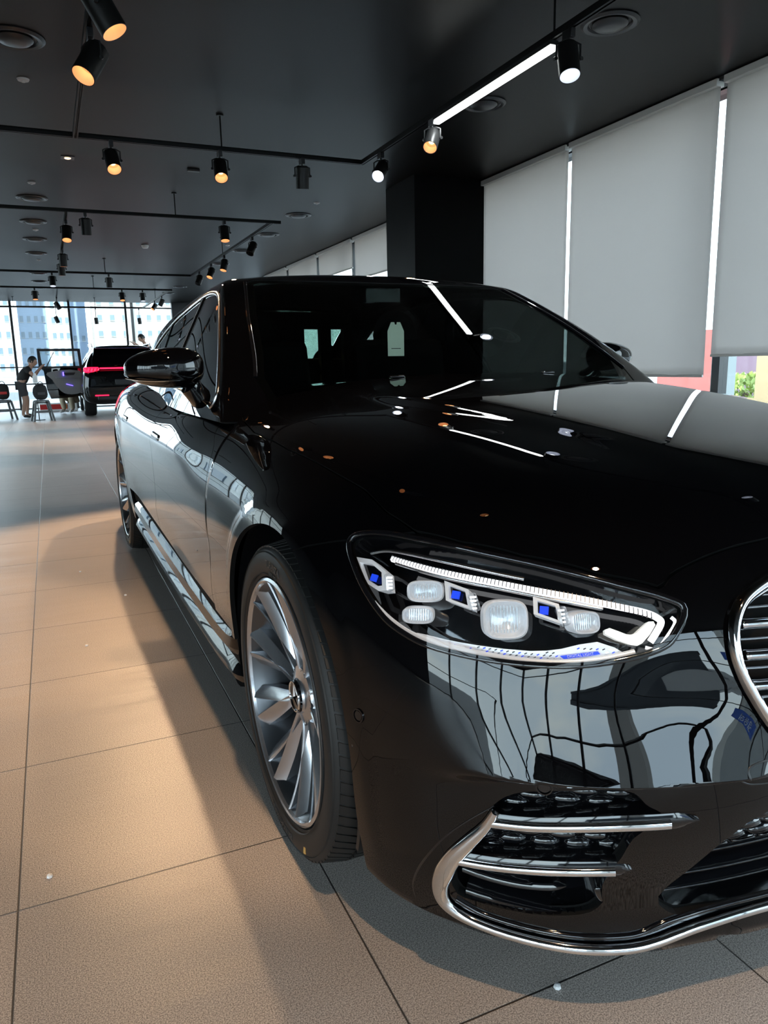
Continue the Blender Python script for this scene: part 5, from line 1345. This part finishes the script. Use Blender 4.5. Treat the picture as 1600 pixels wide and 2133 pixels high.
# ---- people
def skin_mesh(name, verts, edges, radii, m, parent=None, sub=2):
    me = bpy.data.meshes.new(name); me.from_pydata([tuple(v) for v in verts], edges, []); me.materials.append(m)
    o = bpy.data.objects.new(name, me); COL.objects.link(o)
    if parent: o.parent = parent
    s = o.modifiers.new('skin', 'SKIN'); s.use_smooth_shade = True
    for i, r in enumerate(radii):
        d = me.skin_vertices[0].data[i]; d.radius = (r, r) if not hasattr(r, '__len__') else r; d.use_root = (i == 0)
    u = o.modifiers.new('sub', 'SUBSURF'); u.levels = sub; u.render_levels = sub
    return o
def person(loc, label, J, topm, legm, shoem, legtop='shorts', hair=True, grp=None):
    """J: joints relative to loc"""
    e = empty('person', loc, 0, label, 'person', grp)
    V = lambda k: Vector(J[k])
    names = ['hip', 'waist', 'chest', 'neck', 'head0', 'lsh', 'lel', 'lwr', 'rsh', 'rel', 'rwr', 'lhi', 'lkn', 'lan', 'lto', 'rhi', 'rkn', 'ran', 'rto']
    rad = dict(hip=(.135, .11), waist=(.12, .095), chest=(.14, .105), neck=.052, head0=.055, lsh=.055, rsh=.055, lel=.040, rel=.040, lwr=.026, rwr=.026, lhi=.085, rhi=.085, lkn=.055, rkn=.055, lan=.038, ran=.038, lto=.03, rto=.03)
    ix = {n: i for i, n in enumerate(names)}
    E_ = [('hip', 'waist'), ('waist', 'chest'), ('chest', 'neck'), ('neck', 'head0'), ('chest', 'lsh'), ('lsh', 'lel'), ('lel', 'lwr'), ('chest', 'rsh'), ('rsh', 'rel'), ('rel', 'rwr'), ('hip', 'lhi'), ('lhi', 'lkn'), ('lkn', 'lan'), ('lan', 'lto'), ('hip', 'rhi'), ('rhi', 'rkn'), ('rkn', 'ran'), ('ran', 'rto')]
    verts = [V(n) for n in names]; edges = [(ix[a], ix[b]) for a, b in E_]; radii = [rad[n] for n in names]
    # hands: palm, four fingers and a thumb
    for s_ in 'lr':
        w_ = V(s_+'wr'); d = (w_-V(s_+'el')).normalized(); sd_ = d.cross(Vector((0, 0, 1)))
        sd_ = sd_.normalized() if sd_.length > .05 else Vector((1, 0, 0)); dn = d.cross(sd_).normalized()
        verts.append(w_+d*.06); radii.append((.036, .016)); pi = len(verts)-1; edges.append((ix[s_+'wr'], pi))
        for k, (off, ln) in enumerate(((-.030, .060), (-.010, .072), (.010, .068), (.029, .052))):
            b = w_+d*.095+sd_*off; verts += [b, b+d*ln*.5+dn*.008, b+d*ln+dn*.024]; radii += [.0095, .009, .0075]; n = len(verts)
            edges += [(pi, n-3), (n-3, n-2), (n-2, n-1)]
        t = w_+d*.03-sd_*.035; verts += [t, t+d*.035-sd_*.015+dn*.01]; radii += [.012, .009]; n = len(verts); edges += [(ix[s_+'wr'], n-2), (n-2, n-1)]
    body = skin_mesh('body', verts, edges, radii, M['skin'], e, 2)
    # head with face, joined visually at the neck
    h = V('head'); look = Vector(J['look']).normalized(); up = (V('head')-V('neck')).normalized(); rt = look.cross(up).normalized(); up = rt.cross(look)
    R = Matrix((rt, look, up)).transposed()
    v = []; f = []; nu, nv = 28, 20
    for i in range(nv+1):
        ph = math.pi*i/nv
        for k in range(nu):
            t = 2*math.pi*k/nu; x = math.sin(ph)*math.cos(t); y = math.sin(ph)*math.sin(t); z = math.cos(ph)
            X = .076*x*(1-.18*max(0, -z)); Y = .096*y; Z = .118*z
            if y > .5: Y += .012*math.exp(-((x/.16)**2+((z+.12)/.16)**2))*1.6; Y -= .006*math.exp(-(((abs(x)-.38)/.16)**2+((z-.08)/.12)**2)); Y += .004*math.exp(-((x/.3)**2+((z+.48)/.07)**2))
            v.append(R @ Vector((X, Y, Z))+h)
    for i in range(nv):
        for k in range(nu): l = (k+1) % nu; f.append((i*nu+k, i*nu+l, (i+1)*nu+l, (i+1)*nu+k))
    mb = MB().add(v, f)
    for s_ in (-1, 1): mb.lathe([(0, -.008), (.022, -.006), (.026, .004), (0, .010)], 12, 'x', h+R @ Vector((s_*.078, -.005, -.01)))
    mb.build('head', M['skin'], e)
    mb = MB()
    for s_ in (-1, 1): mb.lathe([(0, .006), (.009, .003), (.011, -.004)], 10, 'y', h+R @ Vector((s_*.032, .086, .010)), R)
    mb.build('eyes', M['ink'], e); MB().box(h+R @ Vector((0, .092, -.055)), (.042, .006, .008), R).build('mouth', mat('lip', (.3, .1, .08), .5), e)
    v2 = []; f2 = []
    for i in range(13):
        ph = math.pi*.60*i/12
        for k in range(28):
            t = 2*math.pi*k/28; x = math.sin(ph)*math.cos(t); y = math.sin(ph)*math.sin(t); z = math.cos(ph)
            if y > .35 and z < .48: z = .48-.2*(1-y); sc = math.sqrt(max(1e-6, 1-z*z))/max(1e-6, math.hypot(x, y)); x *= sc; y *= sc
            v2.append(R @ Vector((.086*x, .106*y-.004, .128*z+.004))+h)
    for i in range(12):
        for k in range(28): l = (k+1) % 28; f2.append((i*28+k, i*28+l, (i+1)*28+l, (i+1)*28+k))
    MB().add(v2, f2).build('hair', M['hair'], e)
    # clothes: slightly larger skins over the same joints
    mid = lambda a, b, t: V(a).lerp(V(b), t)
    sk = lambda nm, vs, es, rs, m: skin_mesh(nm, vs, es, rs, m, e, 2)
    sk('shirt', [mid('hip', 'waist', .0), V('waist'), V('chest'), mid('chest', 'neck', .55), V('lsh'), mid('lsh', 'lel', .62), V('rsh'), mid('rsh', 'rel', .62)], [(0, 1), (1, 2), (2, 3), (2, 4), (4, 5), (2, 6), (6, 7)], [(.158, .135), (.145, .125), (.160, .130), .075, .080, .072, .080, .072], topm)
    t_ = .85 if legtop == 'shorts' else 1.0
    vs = [V('hip'), V('lhi'), mid('lhi', 'lkn', t_), V('rhi'), mid('rhi', 'rkn', t_)]; es = [(0, 1), (1, 2), (0, 3), (3, 4)]; rs = [(.118, .105), .098, .082, .098, .082]
    if legtop != 'shorts': vs += [V('lan'), V('ran')]; es += [(2, 5), (4, 6)]; rs += [.062, .062]
    sk('shorts' if legtop == 'shorts' else 'trousers', vs, es, rs, legm)
    for s_ in 'lr':
        a, b = V(s_+'an'), V(s_+'to'); sk('shoe', [a+Vector((0, 0, -.02)), a.lerp(b, .5)+Vector((0, 0, -.004)), b], [(0, 1), (1, 2)], [(.048, .045), (.046, .036), (.040, .026)], shoem)
    return e
person((-1.95, 17.95, 0), 'person in black shirt and shorts bending forward with raised hands beside the open door', dict(
    hip=(0, 0, .80), waist=(.06, -.02, .93), chest=(.16, -.04, 1.08), neck=(.25, -.05, 1.19), head0=(.28, -.05, 1.24), head=(.30, -.05, 1.30), look=(1, -.1, -.25),
    lsh=(.15, .13, 1.13), lel=(.28, .10, .93), lwr=(.42, .05, 1.10), rsh=(.17, -.20, 1.13), rel=(.30, -.24, .98), rwr=(.44, -.16, 1.14),
    lhi=(.0, .09, .76), lkn=(.10, .16, .44), lan=(.06, .24, .08), lto=(.22, .22, .035), rhi=(0, -.10, .76), rkn=(.06, -.12, .43), ran=(-.02, -.12, .08), rto=(.15, -.15, .035)), M['cloth_black'], M['cloth_grey'], M['cloth_black'])
person((1.38, 21.68, .36), 'person in black shirt leaning over the roof of the far sport utility car', dict(
    hip=(.12, 0, .90), waist=(.10, 0, 1.06), chest=(.04, 0, 1.27), neck=(-.06, 0, 1.46), head0=(-.10, 0, 1.53), head=(-.13, 0, 1.60), look=(-1, -.1, -.45),
    lsh=(.02, -.19, 1.38), lel=(-.12, -.26, 1.24), lwr=(-.30, -.22, 1.42), rsh=(.02, .19, 1.38), rel=(-.12, .26, 1.30), rwr=(-.32, .2, 1.44),
    lhi=(.12, -.1, .86), lkn=(.12, -.1, .48), lan=(.14, -.1, .09), lto=(.0, -.1, .035), rhi=(.12, .1, .86), rkn=(.10, .1, .48), ran=(.12, .1, .09), rto=(-.02, .1, .035)), M['cloth_black'], M['cloth_grey'], M['cloth_black'])
person((-.98, 19.5, 0), 'person crouching behind the open door, only white shoes and beige trousers showing', dict(
    hip=(.15, .05, .36), waist=(.12, .02, .50), chest=(.06, -.04, .70), neck=(.0, -.08, .86), head0=(-.02, -.10, .91), head=(-.03, -.12, .97), look=(-.6, -.8, -.2),
    lsh=(-.10, .06, .80), lel=(-.18, -.08, .62), lwr=(-.20, -.26, .74), rsh=(.16, -.10, .80), rel=(.14, -.26, .64), rwr=(.02, -.34, .78),
    lhi=(.08, .06, .36), lkn=(-.12, -.14, .46), lan=(-.06, -.02, .09), lto=(-.18, -.12, .035), rhi=(.22, .02, .36), rkn=(.10, -.26, .46), ran=(.14, -.06, .09), rto=(.06, -.20, .035)), M['cloth_grey'], M['beige'], M['shoe'], 'trousers')
sb_ = empty('step_stool', (1.49, 21.7, 0), 0, 'small low grey step stool under the person behind the far car', 'step stool')
MB().box((0, 0, .32), (.5, .5, .035)).build('top', M['stool'], sb_, .01)
for a in (-1, 1):
    for b in (-1, 1): MB().box((a*.21, b*.21, .151), (.05, .05, .303)).build('leg', M['stool'], sb_)
def stool(x, y, rz, label):
    e = empty('plastic_stool', (x, y, 0), rz, label, 'stool', 'grey plastic stools at the far end')
    MB().prism([(.15*math.copysign(abs(math.cos(a))**.5, math.cos(a)), .15*math.copysign(abs(math.sin(a))**.5, math.sin(a))) for a in np.linspace(0, 2*math.pi, 25)[:-1]], .425, .455).build('seat', M['stool'], e, .006)
    MB().tube([(.145*math.cos(a), .145*math.sin(a), .40) for a in np.linspace(0, 2*math.pi, 21)[:-1]], .014, 6, closed=True).build('skirt', M['stool'], e)
    for a in (-1, 1):
        for b in (-1, 1):
            v = []
            for z, r, w_ in ((.43, .125, .035), (.22, .165, .028), (0, .205, .030)):
                for q in ((-1, -1), (1, -1), (1, 1), (-1, 1)): v.append((a*r+q[0]*w_*.7, b*r+q[1]*w_*.7, z))
            f = [(i*4+k, i*4+(k+1) % 4, (i+1)*4+(k+1) % 4, (i+1)*4+k) for i in range(2) for k in range(4)]+[(0, 1, 2, 3), (8, 9, 10, 11)]
            MB().add(v, f, smooth=False).build('leg', M['stool'], e, .004)
    mb = MB()
    for a in (-1, 1): mb.box((0, a*.165, .20), (.32, .014, .03)); mb.box((a*.165, 0, .20), (.014, .32, .03))
    mb.build('stretcher', M['stool'], e)
stool(-1.54, 16.62, .15, 'grey plastic stool in front of the bending person, a black bag on it')
stool(-2.34, 17.7, .3, 'grey plastic stool at the left edge of the photo, a backpack on it')
def bag(x, y, z, w_, h_, name, label, cat, extra):
    e = empty(name, (x, y, z), .2, label, cat)
    v = []; f = []; nu, nv = 20, 10
    for i in range(nv+1):
        ph = math.pi*i/nv
        for k in range(nu):
            t = 2*math.pi*k/nu; sx = math.sin(ph)**.6; n_ = 1+.05*math.sin(t*5+i)
            v.append((w_/2*sx*math.cos(t)*n_, w_*.36*sx*math.sin(t)*n_, h_/2-h_/2*math.cos(ph)*-1 if 0 else h_/2*(1-math.cos(ph))))
    for i in range(nv):
        for k in range(nu): l = (k+1) % nu; f.append((i*nu+k, i*nu+l, (i+1)*nu+l, (i+1)*nu+k))
    MB().add(v, f).build('bag_body', M['cloth_black'], e)
    MB().tube([(w_*.2*math.cos(a), -w_*.25, h_*.9+.09*math.sin(a)) for a in np.linspace(0, math.pi, 9)], .008, 6).build('handle', M['cloth_black'], e)
    MB().box((0, -w_*.36, h_*.42), (w_*.5, .02, h_*.16)).build('front_pocket_zip', M[extra], e)
    return e
bag(-1.54, 16.62, .457, .30, .34, 'black_bag', 'black work bag standing on the nearer grey plastic stool', 'bag', 'cloth_grey')
bag(-2.34, 17.7, .457, .30, .36, 'backpack', 'black backpack standing on the stool at the left edge', 'backpack', 'redp')
tag(MB().box((0, 0, 0), (.10, .08, .16)).lathe([(0, .14), (.03, .12), (.03, .08)], 12).build('spray_bottle', M['whitep'], None, .02), 'white bottle held between bag and bending person', 'bottle').location = (-1.62, 16.95, .98-.07)
tag(MB().tube([(-1.62, 16.95, .0), (-1.62, 16.95, .82)], .012).lathe([(0, .82), (.06, .82), (.06, .80), (0, .80)], 16, loc=(-1.62, 16.95, 0)).lathe([(0, .02), (.12, .015), (.13, 0)], 20, loc=(-1.62, 16.95, 0)).build('pedestal_stand', M['satin'], None), 'thin dark stand carrying a white bottle near the bending person', 'stand')
lb = empty('low_barrier', (-1.17, 20.6, 0), 0, 'low white and red barrier lying on the floor behind the open door', 'barrier')
MB().box((0, 0, .12), (.95, .25, .22)).build('barrier_body', M['whitep'], lb, .02); MB().box((-.18, -.13, .13), (.55, .012, .13)).build('red_band', M['redp'], lb); MB().box((.14, -.137, .13), (.14, .01, .13), Matrix.Rotation(.0, 3, 'Y')).build('orange_band', M['orange'], lb)
# floor crumbs
for k, (x, y, l) in enumerate([(-1.105, 2.18, 'nearest the sill of the black saloon'), (-1.29, 2.75, 'beyond the shadow edge'), (-1.31, 1.54, 'on the warm lit tile'), (-1.45, .09, 'near the left grout crossing'), (-.63, -.62, 'in front of the bumper')]):
    tag(MB().lathe([(0, 0), (.007, .001), (.006, .006), (0, .008)], 7, loc=(x, y, 0)).build('white_crumb', M['whitep']), 'tiny white crumb on the floor tiles, '+l, 'crumb')
# ============================================================ OUTSIDE
M['road'] = noise_bump(mat('asphalt', (.10, .10, .10), .9), 30, .2)
struct(MB().box((0, 60, -.30), (700, 700, .3)).build('ground', M['road']))
def bmat(n, c): return mat(n, c, .8)
BW = bmat('render_white', (.40, .40, .38)); BB = bmat('render_pale_blue', (.23, .29, .37)); BG = bmat('render_beige', (.30, .27, .24)); BD = bmat('render_slate', (.05, .055, .06)); WG = mat('far_window_glass', (.10, .14, .18), .3); BR = bmat('brick_red', (.50, .13, .11)); BY = bmat('render_yellow', (.40, .31, .17))
WPROTO = {}
def building(x, y, w_, d_, h_, m, label, cols=4, rows=6, wsz=(1.0, 1.3), face=-1, z0=-.15, bands=None, rz=0, win=WG):
    e = empty('apartment_building', (x, y, z0), rz, label, 'building', 'buildings outside the windows')
    MB().box((0, 0, h_/2), (w_, d_, h_)).build('walls', m, e)
    MB().box((0, 0, h_+.3), (w_+.4, d_+.4, .6)).build('parapet', m, e)
    key = (wsz, win.name)
    if key not in WPROTO:
        WPROTO[key] = MB().box((0, 0, 0), (wsz[0], .12, wsz[1])).box((0, -.05, -wsz[1]/2-.04), (wsz[0]+.15, .2, .08), mi=1).build('window', [win, BW], e)
        first = WPROTO[key]
    else: first = None
    k = 0
    for r in range(rows):
        for c in range(cols):
            o = first if (first and k == 0) else WPROTO[key].copy()
            if not (first and k == 0): COL.objects.link(o)
            o.parent = e; o.location = (w_*((c+.5)/cols-.5), face*(d_/2+.02), h_*(r+.6)/rows); k += 1
    if bands:
        for zb in bands: MB().box((0, face*(d_/2+.15), zb), (w_, .3, .5)).build('balcony_band', BB, e)
    return e
building(-12.0, 205, 8, 10, 60, BW, 'white apartment tower at the left edge of the photo beyond the end window', 4, 16, (.9, 1.5))
building(-3.6, 215, 6.6, 10, 70, BB, 'pale blue apartment tower right of the leftmost white tower', 4, 18, (.8, 1.5))
building(2.6, 205, 4.6, 10, 62, BW, 'narrow white tower with rows of windows behind the open car door', 3, 17, (.8, 1.4))
building(7.4, 225, 4.2, 10, 80, BB, 'plain pale blue tower slab left of the beige block', 2, 5, (.8, 1.4))
building(14.2, 200, 8.6, 10, 30, BG, 'beige apartment block with small square windows above the far car', 3, 8, (1.0, 1.3))
building(24.2, 202, 9.6, 10, 38, BW, 'white apartment block with small windows right of the beige block', 4, 10, (1.0, 1.3))
building(-30, 30, 12, 40, 30, BW, 'white apartment block reflected in the door of the black car', 5, 8, rz=R90, face=-1)
building(-14, -45, 26, 10, 6.5, BD, 'dark flat building across the street reflected in the bumper', 6, 3, (2.0, 1.4))
building(14, -38, 20, 10, 17, BW, 'white shop building across the street reflected beside the grille', 6, 5, (2.0, 1.3))
building(-24, -90, 14, 12, 42, BG, 'distant beige tower reflected in the bumper', 4, 12)
tag(MB().box((9.2, 8.62, .25), (.3, 1.35, 2.6)).build('red_panel_wall', BR), 'red panel outside behind the blinds, seen in the right gap', 'panel')
tag(MB().box((11.0, 7.6, 1.0), (.3, 2.1, 4)).build('pale_yellow_wall', BY), 'pale yellow wall outside at the right edge under the short blind', 'wall')
tag(MB().box((4.6, 3.80, .9), (.16, .15, 2.6)).build('grey_post', mat('grey_metal', (.16, .19, .20), .5)), 'grey metal post outside under the short right blind', 'post')
tag(MB().box((13.5, 11.3, .6), (.2, 1.5, 3.2)).build('plum_fence', bmat('plum_slats', (.20, .13, .17))), 'dusky plum fence outside behind the green tree at right', 'fence')
te = empty('tree', (11.9, 9.75, -.35), 0, 'sunlit green tree outside under the short blind at right', 'tree')
MB().tube([(0, 0, 0), (.05, 0, .6), (0, .05, .75)], [.09, .07, .04]).build('trunk', mat('bark', (.08, .05, .03), .9), te)
mb = MB(); rr = random.Random(3)
for k in range(1600):
    a = rr.uniform(0, 6.28); b = math.acos(rr.uniform(-1, 1)); r = rr.uniform(.55, 1)**.5
    p = Vector((.8*r*math.sin(b)*math.cos(a), .75*r*math.sin(b)*math.sin(a), .55+.55*r*math.cos(b)))
    R = Euler((rr.uniform(0, 6), rr.uniform(0, 6), rr.uniform(0, 6))).to_matrix()
    mb.add([p+R @ Vector(q) for q in ((-.06, 0, 0), (0, .04, .01), (.06, 0, 0), (0, -.04, .01))], [(0, 1, 2, 3)])
mb.build('foliage', mat('leaf_green', (.26, .34, .08), .6), te)
sg = empty('blue_sign', (2.5, -16.0, 2.6), 0, 'blue street sign with white lettering reflected beside the grille', 'sign')
MB().box((0, 0, 0), (3.6, .12, 1.1)).build('panel', mat('sign_blue', (.03, .10, .42), .5), sg)
for x in (-1.4, 1.4): MB().tube([(x, -.12, -2.75), (x, -.12, .5)], .06).build('post', M['satin'], sg)
text_mesh('sign_lettering', '경유의', .8, M['whitep'], sg, Matrix.Translation((0, .08, 0)) @ Euler((R90, 0, math.pi)).to_matrix().to_4x4(), .02)
